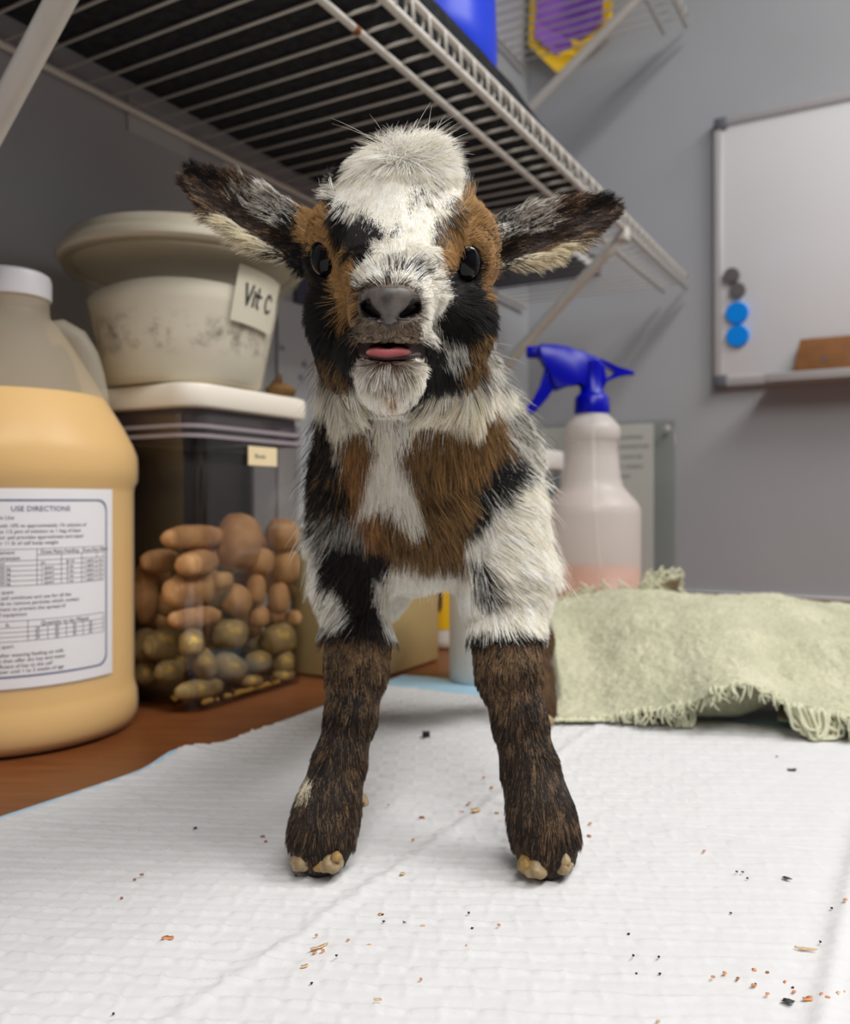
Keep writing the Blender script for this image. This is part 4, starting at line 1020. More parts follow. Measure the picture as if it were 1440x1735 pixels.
# frayed threads
bm = bmesh.new()
def thread(p0, L_, r, curl, down=True, seg=9):
    ph = random.uniform(0, 6.28); ax = random.uniform(-.6, .6); pts = []
    x, y, z = p0
    for i in range(seg):
        f = i/(seg-1); a = ph+f*curl
        pts.append((x+L_*(ax*f+.22*math.sin(a)), y-L_*(.45*f+.16*math.cos(a*1.2)), max(z-L_*(.75*f*f+.1*math.sin(a*1.4)), .0018+pad_z(x, y)*0+.0008)))
    tube(bm, [Vector(p)-tw.location for p in pts], [r*(1-.45*i/(seg-1)) for i in range(seg)], 5)
for i in range(330):
    uu = random.random() if i > 70 else random.uniform(0, .09); x, y, z = [float(a) for a in hem(np.array(uu))]
    z = float(np.interp(uu, u, hz_))
    if uu > .66: continue
    thread((x, y+.0015, z), random.uniform(.006, .0150), random.uniform(.0005, .0011), random.uniform(2, 7))
def loop(px0, py0, px1, py1, sag, Y, r=.0011):
    a, b = PX(px0, py0, Y), PX(px1, py1, Y); pts = []
    for i in range(16):
        f = i/15; p = a+(b-a)*f; p.z = max(p.z-sag*math.sin(math.pi*f)**.8, .0018); p.y -= .006*math.sin(math.pi*f); p.x += .0015*math.sin(9*f+px0); pts.append(p-tw.location)
    tube(bm, pts, r, 6)
for k in range(22):             # the big tangle of hanging loops
    a = random.uniform(1318, 1375); b = a+random.uniform(25, 70); Yl = .543+random.uniform(-.008, .004)
    loop(a, np.interp(a, hem_px[:, 0], hem_px[:, 1])+2, b, np.interp(b, hem_px[:, 0], hem_px[:, 1])+2, random.uniform(.008, .0215), Yl, random.uniform(.0008, .0014))
for k in range(9):
    a = random.uniform(1140, 1165); loop(a, 1193, a+random.uniform(4, 14), 1196, random.uniform(.010, .019), .567, .0010)
for k in range(34):             # fuzz along the back edge
    uu = random.uniform(.02, .30); i = int(uu*(nu-1)); j = int(.86*(nv-1))
    p = TP[i, j]+to; x, y, z = p
    ph = random.uniform(0, 6); L_ = random.uniform(.006, .018)
    tube(bm, [Vector((x+L_*(.3*math.sin(ph+f*4)), y, z-.002+L_*f*(1-.3*f))) - tw.location for f in np.linspace(0, 1, 7)], .0009, 5)
for k in range(60):             # turned-up frayed corner at the back
    a = PX(random.uniform(1100, 1148), random.uniform(995, 1012), .83); ph = random.uniform(0, 6); L_ = random.uniform(.010, .028)
    tube(bm, [Vector((a.x+L_*.35*math.sin(ph+f*5), a.y+.004*math.cos(ph+f*3), a.z-.004+L_*f)) - tw.location for f in np.linspace(0, 1, 8)], .0010, 5)
fr = obj('frayed_fringe', bm, mat('pale_sage_thread', C(214, 214, 186), .9, spec=.1), tw); fr['kind'] = 'stuff'
# the corner itself, a small turned-up flap
cx = PX(1125, 1004, .83); P4 = np.zeros((18, 12, 3))
for i in range(18):
    for j in range(12):
        f, g = i/17, j/11; P4[i, j] = (cx.x-.016+.030*f, cx.y-.01+.03*(1-g)+.004*math.sin(f*5), cx.z-.012+.030*g**1.4*(.55+.45*f)+.0012*math.sin(f*21+g*7))
grid_mesh('turned_corner', P4-to, M_terry, tw, solid=.002)
# ------------------------------------------------------------------ the kid goat: one continuous surface from a distance field
def A(x, y, Y): return np.array(PX(x, y, Y))
VX = .00125
LO = np.array([-.125, .232, -.006]); HI = np.array([.115, .665, .305])
DIM = np.ceil((HI-LO)/VX).astype(int)+1
AX = [LO[i]+VX*np.arange(DIM[i]) for i in range(3)]
D = np.full(DIM, .02, np.float32)
def region(lo, hi, m):
    a = np.maximum(((lo-m-LO)/VX).astype(int), 0); b = np.minimum(((hi+m-LO)/VX).astype(int)+2, DIM)
    sl = tuple(slice(a[i], b[i]) for i in range(3))
    g = np.meshgrid(*[AX[i][sl[i]].astype(np.float32) for i in range(3)], indexing='ij')
    return sl, g
def smin(a, b, k): 
    h = np.maximum(k-np.abs(a-b), 0)/k; return np.minimum(a, b)-h*h*k*.25
def blend(sl, d, k, sub=False):
    if sub: D[sl] = -smin(-D[sl], d, k)
    else: D[sl] = smin(D[sl], d, k)
def d_cone(g, a, b, ra, rb):
    ab = b-a; L2 = float(ab@ab); q = [g[i]-a[i] for i in range(3)]
    t_ = np.clip((q[0]*ab[0]+q[1]*ab[1]+q[2]*ab[2])/L2, 0, 1)
    return np.sqrt((q[0]-t_*ab[0])**2+(q[1]-t_*ab[1])**2+(q[2]-t_*ab[2])**2)-(ra+(rb-ra)*t_)
def cone(a, b, ra, rb, k=.008, sub=False):
    a, b = np.array(a), np.array(b); r = max(ra, rb)
    sl, g = region(np.minimum(a, b)-r, np.maximum(a, b)+r, .018); blend(sl, d_cone(g, a, b, ra, rb), k, sub)
def ell(c, r, k=.008, sub=False):
    c, r = np.array(c), np.array(r); sl, g = region(c-r, c+r, .018)
    q = [(g[i]-c[i])/r[i] for i in range(3)]; k0 = np.sqrt(q[0]**2+q[1]**2+q[2]**2); k1 = np.sqrt((q[0]/r[0])**2+(q[1]/r[1])**2+(q[2]/r[2])**2)
    blend(sl, (k0*(k0-1)/np.maximum(k1, 1e-6)).astype(np.float32), k, sub)
def chain(pts, k):
    for (x0, y0, Y0, r0), (x1, y1, Y1, r1) in zip(pts, pts[1:]): cone(A(x0, y0, Y0), A(x1, y1, Y1), r0, r1, k)
# trunk
chain([(705, 850, .425, .038), (722, 850, .50, .042), (745, 865, .575, .040)], .02)
ell(A(700, 835, .395), (.0385, .036, .042), .016)
cone(A(610, 865, .395), A(606, 930, .395), .017, .017, .012); cone(A(815, 850, .398), A(835, 930, .398), .022, .020, .012)
# neck
cone(A(682, 560, .350), A(695, 770, .385), .0265, .036, .016)
cone(A(676, 600, .335), A(688, 690, .372), .020, .028, .012)
cone(A(778, 640, .395), A(826, 770, .42), .012, .020, .014)
# front legs
chain([(606, 900, .398, .0165), (602, 985, .390, .0145), (606, 1085, .378, .0122), (604, 1135, .374, .0118), (595, 1210, .366, .0092), (576, 1290, .360, .0092), (558, 1360, .353, .0110), (546, 1412, .348, .0116), (542, 1440, .3465, .0100)], .008)
chain([(825, 880, .400, .020), (850, 985, .393, .0185), (857, 1080, .381, .0132), (862, 1140, .374, .0124), (880, 1220, .366, .0098), (897, 1300, .359, .0100), (914, 1370, .351, .0114), (924, 1420, .346, .0114), (926, 1446, .3445, .0098)], .008)
# hind legs
chain([(775, 880, .575, .030), (858, 1000, .572, .021), (902, 1085, .600, .0125), (908, 1150, .582, .0098), (910, 1190, .573, .0100), (911, 1212, .569, .0095)], .010)
chain([(722, 880, .575, .030), (636, 1000, .572, .018), (604, 1085, .600, .0125), (594, 1150, .582, .0098), (590, 1190, .573, .0100), (589, 1212, .569, .0095)], .010)
cone(A(748, 800, .612), A(752, 745, .640), .008, .004, .010)   # tail
# head
ell(A(677, 378, .330), (.0284, .030, .0240), .008); ell(A(640, 342, .332), (.0130, .020, .0125), .012); ell(A(718, 336, .332), (.0125, .020, .0120), .012)
cone(A(676, 440, .310), A(662, 508, .272), .0225, .0118, .010)
for x, y, Y, r in ((578, 398, .315, .0105), (780, 398, .315, .0105), (566, 446, .322, .0105), (786, 448, .320, .0112), (590, 540, .322, .0135), (766, 545, .320, .0140), (606, 606, .330, .0125), (752, 608, .330, .0125)):
    ell(A(x, y, Y), (r, r*1.2, r), .010)
ell(A(661, 534, .267), (.0108, .014, .0088), .006)
ell(A(661, 508, .258), (.0094, .0068, .0052), .004)
ell(A(634, 563, .263), (.0052, .009, .0042), .004); ell(A(692, 563, .263), (.0052, .009, .0042), .004)
cone(A(676, 585, .345), A(668, 625, .315), .020, .0135, .010)
cone(A(668, 626, .315), A(661, 640, .2725), .0125, .0086, .006)
ell(A(661, 588, .300), (.016, .022, .010), .006)
# mouth slit, nostrils
ell(A(663, 593, .259), (.0112, .0200, .0031), .0010, True)
def sample(P):
    q = (np.asarray(P)-LO)/VX; i = np.clip(q.astype(int), 0, DIM-2); f = q-i; out = 0
    for dx in (0, 1):
        for dy in (0, 1):
            for dz in (0, 1):
                w = (f[:, 0] if dx else 1-f[:, 0])*(f[:, 1] if dy else 1-f[:, 1])*(f[:, 2] if dz else 1-f[:, 2])
                out = out+w*D[i[:, 0]+dx, i[:, 1]+dy, i[:, 2]+dz]
    return out
def hit(x, y):
    Ys = np.linspace(.235, .60, 900); P = np.array([A(x, y, q) for q in Ys]); s = sample(P)
    k = np.argmax(s < 0); return P[k] if s[k] < 0 else None
NOSTR = []
for sx in (-1, 1):
    pp_ = [(661+sx*13, 536, .0007), (661+sx*24, 533, .0013), (661+sx*36, 526, .0018), (661+sx*43, 517, .0017), (661+sx*39, 510, .0010)]
    hh = [hit(x, y) for x, y, r in pp_]; NOSTR.append((hh, [r for *_, r in pp_]))
for hh, rr in NOSTR:
    for p, q, r0, r1 in zip(hh, hh[1:], rr, rr[1:]):
        cone(p, q, r0, r1, .0006, True); cone((p+q)/2, (p+q)/2+np.array([0, .0050, .0012]), r0, r1, .0006, True)
cone(A(661, 535, .2475), A(661, 578, .2500), .0004, .0005, .0015, True)
# ears: cupped leaves
EARS = []
def ear(base, tip, w0, n_hint, seed):
    B, T = np.array(base), np.array(tip); a = T-B; L_ = np.linalg.norm(a); a /= L_
    n_ = np.array(n_hint, float); n_ -= a*(n_@a); n_ /= np.linalg.norm(n_); w_ = np.cross(n_, a)
    if w_[2] < 0: w_ = -w_
    EARS.append((B, a, w_, n_, L_, w0))
    lo = np.minimum(B, T)-w0*1.3; hi = np.maximum(B, T)+w0*1.3
    sl, g = region(lo, hi, .004); q = [g[i]-B[i] for i in range(3)]
    l = (q[0]*a[0]+q[1]*a[1]+q[2]*a[2])/L_; w = q[0]*w_[0]+q[1]*w_[1]+q[2]*w_[2]; n = q[0]*n_[0]+q[1]*n_[1]+q[2]*n_[2]
    lc = np.clip(l, 0, 1); Wd = w0*np.sqrt(np.maximum(1-lc**2.3, 0))*(.72+.28*np.clip(lc/.28, 0, 1)); 
    cup = w0*.62*(1-lc*.55)*(1-np.clip(np.abs(w)/np.maximum(Wd, 1e-4), 0, 1.3)**2)
    sh = np.abs(n+cup-.0035)-.0015
    out = np.abs(w)-Wd
    ends = np.maximum(-l*L_-.004, (l-1)*L_)
    d = np.maximum(np.maximum(sh*.8, out*.8), ends)
    blend(sl, d.astype(np.float32), .004)
ear(A(518, 418, .338), A(314, 298, .352), .0120, (.30, -.93, -.18), 1)
ear(A(826, 428, .338), A(1044, 350, .350), .0112, (-.30, -.93, -.18), 2)
cone(A(535, 415, .338), A(505, 400, .340), .0105, .0085, .006); cone(A(812, 420, .338), A(845, 415, .340), .0105, .0080, .006)
for B, a, w_, n_, L_, w0 in EARS:      # the hollow of the ear
    cone(B+a*.004+n_*.006-w_*.004, B+a*L_*.45+n_*.003-w_*.002, .0048, .0035, .004, True)
# eyes: the ball sits deep, only its front shows between the lids
EYES = []
def grad(p):
    g = np.array([sample((p+e)[None])[0]-sample((p-e)[None])[0] for e in np.eye(3)*VX*1.5]); return g/np.linalg.norm(g)
for x, y, r in ((540, 441, .0074), (796, 447, .0078)):
    h = hit(x, y)
    if h is None: h = A(x, y, .315)
    n = grad(h); c = h-n*r*.66; EYES.append((c, r)); ell(h+n*.0016, (.0056, .0056, .0066), .003, True)
# surface nets
def surface_nets(D):
    S = D < 0; nx, ny, nz = D.shape
    c = np.zeros((nx-1, ny-1, nz-1), np.uint8)
    for dx in (0, 1):
        for dy in (0, 1):
            for dz in (0, 1): c += S[dx:nx-1+dx, dy:ny-1+dy, dz:nz-1+dz]
    act = (c > 0) & (c < 8); I = np.argwhere(act); idx = np.full(act.shape, -1, np.int32); idx[act] = np.arange(len(I))
    acc = np.zeros((len(I), 3)); cnt = np.zeros(len(I))
    corners = [(0,0,0),(1,0,0),(0,1,0),(1,1,0),(0,0,1),(1,0,1),(0,1,1),(1,1,1)]
    val = [D[I[:, 0]+a, I[:, 1]+b, I[:, 2]+e] for a, b, e in corners]
    for p in range(8):
        for q in range(p+1, 8):
            df = [abs(corners[p][k]-corners[q][k]) for k in range(3)]
            if sum(df) != 1: continue
            m = (val[p] < 0) != (val[q] < 0); t_ = np.where(m, val[p]/np.where(m, val[p]-val[q], 1), 0)
            for k in range(3): acc[:, k] += np.where(m, corners[p][k]+t_*(corners[q][k]-corners[p][k]), 0)
            cnt += m
    V = LO+VX*(I+acc/cnt[:, None]); Q = []
    for ax in range(3):
        b_, c_ = (ax+1) % 3, (ax+2) % 3
        s0 = [slice(None)]*3; s1 = [slice(None)]*3; s0[ax] = slice(0, -1); s1[ax] = slice(1, None)
        E = np.argwhere(S[tuple(s0)] != S[tuple(s1)])
        E = E[(E[:, b_] > 0) & (E[:, c_] > 0) & (E[:, b_] < D.shape[b_]-1) & (E[:, c_] < D.shape[c_]-1)]
        ins = S[E[:, 0], E[:, 1], E[:, 2]]
        o = []
        for db, dc in ((-1, -1), (0, -1), (0, 0), (-1, 0)):
            e = E.copy(); e[:, b_] += db; e[:, c_] += dc; o.append(idx[e[:, 0], e[:, 1], e[:, 2]])
        q = np.stack(o, 1); q[~ins] = q[~ins][:, ::-1]; Q.append(q)
    return V, np.concatenate(Q)
GV, GQ = surface_nets(D)
GQ = GQ[(GQ >= 0).all(1)]
gx = np.stack([sample(GV+e)-sample(GV-e) for e in np.eye(3)*VX], 1); GN = gx/np.maximum(np.linalg.norm(gx, axis=1, keepdims=True), 1e-9)

# ---- coat pattern, fixed to the animal: patches drawn on its front, plain rules for flanks and back
W_, CR, BK = C(246, 240, 226), C(238, 224, 194), C(20, 17, 16)
TN, BR, DB, PK, GB = C(172, 134, 84), C(136, 104, 64), C(58, 44, 36), C(190, 120, 112), C(112, 98, 84)
def inpoly(x, y, poly):
    r = np.zeros(len(x), bool); n = len(poly)
    for i in range(n):
        x0, y0 = poly[i]; x1, y1 = poly[(i+1) % n]
        if y0 == y1: continue
        r ^= ((y0 > y) != (y1 > y)) & (x < (x1-x0)*(y-y0)/(y1-y0)+x0)
    return r
HEADP = [([(512, 325), (548, 325), (560, 362), (580, 405), (606, 435), (612, 470), (606, 505), (604, 545), (584, 552), (568, 505), (558, 470), (545, 425), (520, 432), (510, 400)], TN, 1, None),
    ([(512, 300), (530, 320), (548, 325), (556, 350), (536, 352), (508, 335)], TN, .55, BK),
    ([(552, 348), (600, 348), (640, 364), (657, 392), (648, 420), (624, 446), (600, 440), (582, 410), (566, 385)], BK, 1, None),
    ([(742, 370), (770, 325), (805, 330), (832, 360), (842, 425), (838, 492), (816, 512), (816, 440), (796, 420), (772, 436), (756, 470), (738, 450), (736, 405)], TN, .93, BR),
    ([(738, 375), (752, 345), (772, 330), (778, 350), (760, 375), (746, 410), (735, 412)], BK, .65, BR),
    ([(770, 430), (795, 416), (817, 438), (818, 496), (808, 514), (786, 508), (772, 480)], BK, 1, None),
    ([(545, 585), (572, 592), (592, 640), (576, 680), (545, 650)], BR, .5, BK),
    ([(784, 566), (815, 545), (838, 560), (832, 620), (800, 650), (776, 628)], TN, .5, BK),
    ([(738, 556), (762, 552), (792, 592), (782, 616), (752, 602)], W_, .6, BK),
    ([(550, 338), (572, 310), (605, 275), (640, 250), (680, 220), (740, 235), (775, 285), (790, 322), (768, 330), (748, 350), (738, 380), (730, 408), (740, 440), (752, 470), (760, 505), (745, 535), (738, 560), (728, 582), (712, 572), (714, 540), (712, 508), (690, 486), (630, 486), (610, 500), (600, 484), (616, 460), (636, 438), (654, 404), (646, 376), (610, 352), (575, 346)], W_, 1, CR),
    ([(688, 335), (708, 302), (745, 282), (768, 296), (748, 318), (718, 332), (700, 350)], BK, .5, W_),
    ([(655, 398), (668, 376), (676, 372), (672, 392), (662, 410)], BK, .7, W_),
    ([(655, 455), (668, 440), (704, 438), (734, 452), (728, 468), (700, 462), (672, 462)], BK, .62, W_),
    ([(648, 482), (654, 464), (668, 462), (668, 480)], BK, .7, W_), ([(690, 482), (702, 466), (714, 470), (706, 484)], BK, .6, W_),
    ([(604, 486), (640, 484), (690, 484), (714, 500), (716, 548), (604, 548)], GB, .5, DB),
    ([(602, 545), (722, 545), (724, 583), (602, 583)], GB, .75, C(150, 132, 108)),
    ([(714, 545), (735, 540), (728, 580), (712, 578)], W_, 1, None),
    ([(598, 606), (718, 606), (726, 640), (706, 682), (668, 700), (622, 688), (596, 650)], W_, 1, CR),
    ([(618, 604), (706, 604), (700, 640), (668, 676), (650, 670), (634, 640)], C(136, 120, 102), .5, W_),
    ([(650, 660), (676, 660), (672, 705), (655, 705)], TN, .5, W_),
    ([(714, 640), (728, 606), (744, 606), (748, 640), (722, 678), (700, 684)], BK, 1, None)]
BODYP = [([(520, 640), (900, 620), (900, 780), (520, 780)], W_, .8, CR),
    ([(810, 640), (860, 640), (915, 700), (900, 780), (850, 760), (805, 700)], W_, .62, BK),
    ([(520, 690), (568, 690), (585, 790), (606, 850), (590, 905), (520, 900)], BK, .9, BR),
    ([(578, 712), (610, 718), (635, 738), (690, 742), (745, 718), (840, 680), (858, 760), (812, 820), (800, 900), (785, 955), (745, 965), (700, 950), (650, 965), (620, 920), (604, 850), (586, 790)], BR, .78, BK),
    ([(585, 730), (640, 770), (640, 860), (660, 930), (640, 950), (610, 880), (588, 810)], C(160, 116, 72), .8, BK),
    ([(640, 735), (664, 735), (694, 790), (704, 830), (720, 880), (694, 896), (668, 866), (645, 852), (612, 862), (616, 806)], W_, .9, CR),
    ([(530, 600), (905, 600), (880, 676), (812, 690), (750, 716), (700, 738), (640, 742), (600, 722), (560, 690), (530, 680)], W_, .80, CR),
    ([(795, 818), (845, 750), (895, 780), (888, 850), (835, 885), (782, 905)], BK, .95, W_),
    ([(535, 855), (596, 862), (626, 900), (612, 935), (535, 935)], C(170, 165, 156), .5, BK),
    ([(540, 925), (610, 910), (660, 915), (655, 1000), (645, 1070), (560, 1070), (556, 1000)], BK, .82, DB),
    ([(535, 975), (578, 990), (592, 1050), (570, 1075), (535, 1080)], W_, .85, BK),
    ([(632, 985), (690, 960), (690, 1120), (664, 1160), (648, 1080)], W_, .95, CR),
    ([(785, 905), (960, 740), (960, 1080), (800, 1080)], W_, .95, CR),
    ([(792, 930), (832, 945), (846, 1010), (820, 1035), (798, 1005)], BK, .6, W_),
    ([(660, 950), (790, 960), (800, 1070), (690, 1060)], W_, 1, None)]
def coat(P, jit=0.0, rnd=None):
    """colour of the coat at points P (n,3)"""
    n = len(P)
    if rnd is None: rnd = np.full(n, .3)
    x = 720+F*P[:, 0]/P[:, 1]; y = 850-F*(P[:, 2]-H)/P[:, 1]
    x = x+11*vnoise(P, 75, 301, 3); y = y+13*vnoise(P, 75, 302, 3)
    if jit: x = x+RNG.normal(0, jit, n); y = y+RNG.normal(0, jit*1.3, n)
    col = np.tile(np.array(BK[:3]), (n, 1)); Y = P[:, 1]
    head = (Y < .352) & (y < 705)
    for poly, c, fr_, alt in HEADP:
        m = inpoly(x, y, poly) & head
        col[m & (rnd < fr_)] = c[:3]
        if alt: col[m & (rnd >= fr_)] = alt[:3]
    crown = head & (y < 308) & (x > 600) & (x < 775) & (rnd < .93); col[crown] = W_[:3]
    body = ~head; col[body] = W_[:3]
    for poly, c, fr_, alt in BODYP:
        m = inpoly(x, y, poly) & body & (Y < .43)
        col[m & (rnd < fr_)] = c[:3]
        if alt: col[m & (rnd >= fr_)] = alt[:3]
    nap = body & (Y < .43) & (y < 650); col[nap] = W_[:3]; col[nap & (rnd < .35)] = BK[:3]
    thr = head & (y > 652) & ~inpoly(x, y, [(590, 600), (745, 600), (750, 650), (706, 690), (668, 705), (620, 692)]); col[thr] = W_[:3]; col[thr & (rnd > .6)] = CR[:3]; col[thr & (rnd < .12)] = BK[:3]
    # lower legs
    legL = body & (Y < .42) & (x < 720) & (y > 1062); legR = body & (Y < .42) & (x >= 720) & (y > 1072)
    for m_, xf in ((legL, 0), (legR, 1)):
        k = np.clip((y-1080)/150, 0, 1); pb = .58-.46*k; col[m_] = C(54, 42, 34)[:3]; col[m_ & (rnd < pb)] = C(134, 106, 76)[:3]; col[m_ & (rnd > .72)] = BK[:3]
    ring = legR & (y < 1094) & (rnd < .8); col[ring] = BK[:3]
    ringl = legL & (y < 1078) & (rnd < .7); col[ringl] = BK[:3]
    mid = 597-(y-1180)*.24; bl = legL & (y > 1150) & (np.abs(x-mid+12) < 20) & (rnd > .35); col[bl] = BK[:3]
    midr = 884+(y-1180)*.19; br_ = legR & (y > 1130) & (y < 1300) & (np.abs(x-midr-18) < 15) & (rnd > .25); col[br_] = BK[:3]
    low = (legL | legR) & (y > 1330) & (rnd > .45); col[low] = C(40, 33, 30)[:3]
    spot = inpoly(x, y, [(506, 1334), (522, 1322), (526, 1336), (516, 1356), (506, 1362)]) & legL; col[spot] = CR[:3]
    # flanks, back, hind legs
    back = body & (Y >= .43); nz = vnoise(P, 22, 77, 2)
    col[back & (nz > .22)] = BK[:3]; col[back & (nz > .08) & (nz <= .22)] = BR[:3]
    col[back & (P[:, 2] < .125) & (P[:, 2] > .066)] = W_[:3]
    hind = back & (P[:, 2] <= .066); col[hind] = DB[:3]; col[hind & (rnd < .6)] = C(116, 88, 60)[:3]
    # ears
    for e, (B, a, w_, n_, L_, w0) in enumerate(EARS):
        q = P-B; l = (q@a)/L_; w = (q@w_)/w0; nn = q@n_; l = l+.16*vnoise(P, 260, 60, 2)+(RNG.normal(0, .06, n) if jit else 0); w = w+.25*vnoise(P, 200, 61, 2)
        m = (l > .12) & (l < 1.1) & (np.abs(w) < 1.4) & (np.abs(nn) < .02) & ((x < 528) if e == 0 else (x > 824)) & (y < 520)
        col[m] = C(58, 43, 36)[:3]
        col[m & (rnd < .30)] = C(150, 120, 88)[:3]; col[m & (rnd > .85)] = BK[:3]
        col[m & (l < .50-.25*np.clip(-w, 0, 1)) & (w > .05) & (rnd < .62)] = W_[:3]
        col[m & (l < .62) & (w < -.62) & (rnd < .85)] = CR[:3]
        col[m & (l > .8) & (w > .1)] = BK[:3]
    return col
EYC = np.array([c for c, r in EYES])
gpx = 720+F*GV[:, 0]/GV[:, 1]; gpy = 850-F*(GV[:, 2]-H)/GV[:, 1]
gcol = coat(GV)
NOSEP = [(606, 505), (620, 490), (645, 485), (690, 486), (708, 500), (715, 520), (708, 538), (690, 546), (672, 549), (665, 556), (657, 556), (650, 549), (628, 546), (610, 535)]
nose_v = inpoly(gpx, gpy, NOSEP) & (GV[:, 1] < .272)
mouth_v = (np.abs(gpx-663) < 60) & (gpy > 577) & (gpy < 608) & (GV[:, 1] < .300) & (sample(GV+GN*.004) < .0034)
gcol[nose_v] = C(70, 64, 62)[:3]
nostr_v = np.zeros(len(GV), bool)
for hh, rr in NOSTR:
    for p, q, r0, r1 in zip(hh, hh[1:], rr, rr[1:]):
        ab = q-p; t_ = np.clip(((GV-p)@ab)/(ab@ab), 0, 1); dv = GV-(p+t_[:, None]*ab); xz = np.hypot(dv[:, 0], dv[:, 2]); nostr_v |= (xz < (r0+(r1-r0)*t_)*1.25) & (dv[:, 1] > .0004) & (dv[:, 1] < .009)
gcol[nostr_v] = C(24, 14, 15)[:3]; gcol[mouth_v] = C(38, 18, 18)[:3]
for c, r in EYES: gcol[np.linalg.norm(GV-c, axis=1) < r*1.12] = C(22, 19, 18)[:3]
for e, (B, a, w_, n_, L_, w0) in enumerate(EARS):
    q = GV-B; l = (q@a)/L_; w = (q@w_)/w0; inner = (GN@n_ > .1) & (l > -.1) & (l < .95) & (np.abs(w) < .85) & (np.abs(q@n_) < .016) & ((gpx < 530) if e == 0 else (gpx > 822)) & (gpy < 520)
    gcol[inner] = C(62, 44, 40)[:3]; gcol[inner & (l < .32) & (w < -.15)] = C(104, 64, 60)[:3]
me = np_mesh('kid_goat', GV, GQ)
ca = me.color_attributes.new('coat', 'FLOAT_COLOR', 'POINT')
ca.data.foreach_set('color', np.concatenate([gcol, np.ones((len(gcol), 1))], 1).astype(np.float32).ravel())
def attr_mat(name, rough, spec, mul=1.0, curve=False):
    m, nt, b = new_mat(name); L = nt.links.new
    at = nt.nodes.new('ShaderNodeAttribute'); at.attribute_name = 'coat'
    last = at.outputs['Color']
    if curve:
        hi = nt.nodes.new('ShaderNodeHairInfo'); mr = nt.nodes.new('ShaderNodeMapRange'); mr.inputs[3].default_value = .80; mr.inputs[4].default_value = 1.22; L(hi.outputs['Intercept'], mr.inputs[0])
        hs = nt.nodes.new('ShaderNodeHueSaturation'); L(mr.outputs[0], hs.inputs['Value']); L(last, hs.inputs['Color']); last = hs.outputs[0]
    L(last, b.inputs['Base Color']); b.inputs['Roughness'].default_value = rough; b.inputs['Specular IOR Level'].default_value = spec
    return m
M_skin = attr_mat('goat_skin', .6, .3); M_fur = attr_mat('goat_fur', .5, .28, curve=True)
goat = link_mesh('kid_goat', me, M_skin)
tag(goat, 'newborn kid goat, black white and brown, standing on the white pad', 'goat')
# nose leather: the bare end of the muzzle, a skin-thin piece of its own
fm = nose_v[GQ].all(1); vi_ = np.unique(GQ[fm]); rm = np.full(len(GV), -1); rm[vi_] = np.arange(len(vi_))
def nose_mat():
    m, nt, b = new_mat('nose_leather'); L = nt.links.new; tc = nt.nodes.new('ShaderNodeTexCoord')
    n = nt.nodes.new('ShaderNodeTexNoise'); n.inputs['Scale'].default_value = 160; n.inputs['Detail'].default_value = 6; L(tc.outputs['Object'], n.inputs['Vector'])
    r = nt.nodes.new('ShaderNodeValToRGB'); r.color_ramp.elements[0].color = C(64, 60, 58); r.color_ramp.elements[1].color = C(124, 116, 110); r.color_ramp.elements[0].position = .35; r.color_ramp.elements[1].position = .7
    at = nt.nodes.new('ShaderNodeAttribute'); at.attribute_name = 'dark'; mx = nt.nodes.new('ShaderNodeMixRGB'); mx.inputs[1].default_value = C(24, 14, 15); L(at.outputs['Fac'], mx.inputs[0]); L(r.outputs[0], mx.inputs[2])
    L(n.outputs['Fac'], r.inputs[0]); L(mx.outputs[0], b.inputs['Base Color']); b.inputs['Roughness'].default_value = .42
    bp = nt.nodes.new('ShaderNodeBump'); bp.inputs['Strength'].default_value = .35; bp.inputs['Distance'].default_value = .0005; L(n.outputs['Fac'], bp.inputs['Height']); L(bp.outputs[0], b.inputs['Normal'])
    return m
nm = np_mesh('nose', GV[vi_]+GN[vi_]*.00025, rm[GQ[fm]]); na = nm.color_attributes.new('dark', 'FLOAT_COLOR', 'POINT'); na.data.foreach_set('color', np.repeat(np.where(nostr_v[vi_], 0, 1).astype(np.float32), 4)); o = link_mesh('nose', nm, nose_mat(), goat); o['label'] = 'dark grey moist nose with two nostrils'
sm = o.modifiers.new('even', 'SMOOTH'); sm.factor = .5; sm.iterations = 2
# tongue
bm = bmesh.new(); bmesh.ops.create_icosphere(bm, subdivisions=4, radius=1)
tcn = A(658, 599, .268)
for v in bm.verts:
    x, y, z = v.co; v.co = Vector((tcn[0]+x*.0074, tcn[1]+.004+y*.0125, tcn[2]+z*.0023*(1-.10*abs(x))-.0009*math.exp(-(x/.25)**2)*(z > 0)+.0006*x*x))
o = obj('tongue', bm, mat('pink_tongue', C(205, 112, 116), .35, var=.08, scale=200, sss=.15), goat); o['label'] = 'pink tongue tip in the open mouth'
bm = bmesh.new()               # lower lip rim
pts = [A(661+52*math.sin(a), 606-6*abs(math.sin(a))**2, .2655+.012*(1-math.cos(a))*1.2) for a in np.linspace(-1.3, 1.3, 15)]
tube(bm, pts, [.0005]+[.0009]*13+[.0005], 8); obj('lower_lip', bm, mat('dark_lip', C(64, 54, 52), .45), goat)
# eyes
def eye_mat():
    m, nt, b = new_mat('dark_eye'); b.inputs['Base Color'].default_value = C(10, 11, 16); b.inputs['Roughness'].default_value = .08; b.inputs['Specular IOR Level'].default_value = .22
    return m
M_eye = eye_mat(); M_iris = mat('blue_grey_iris', C(42, 52, 66), .2, coat=1.0)
for i, (c, r) in enumerate(EYES):
    bm = bmesh.new(); bmesh.ops.create_uvsphere(bm, u_segments=32, v_segments=20, radius=r)
    e = obj('eye', bm, M_eye, goat); e.location = c; e.scale = (.88, 1, 1.06); e['label'] = 'dark glossy eye'
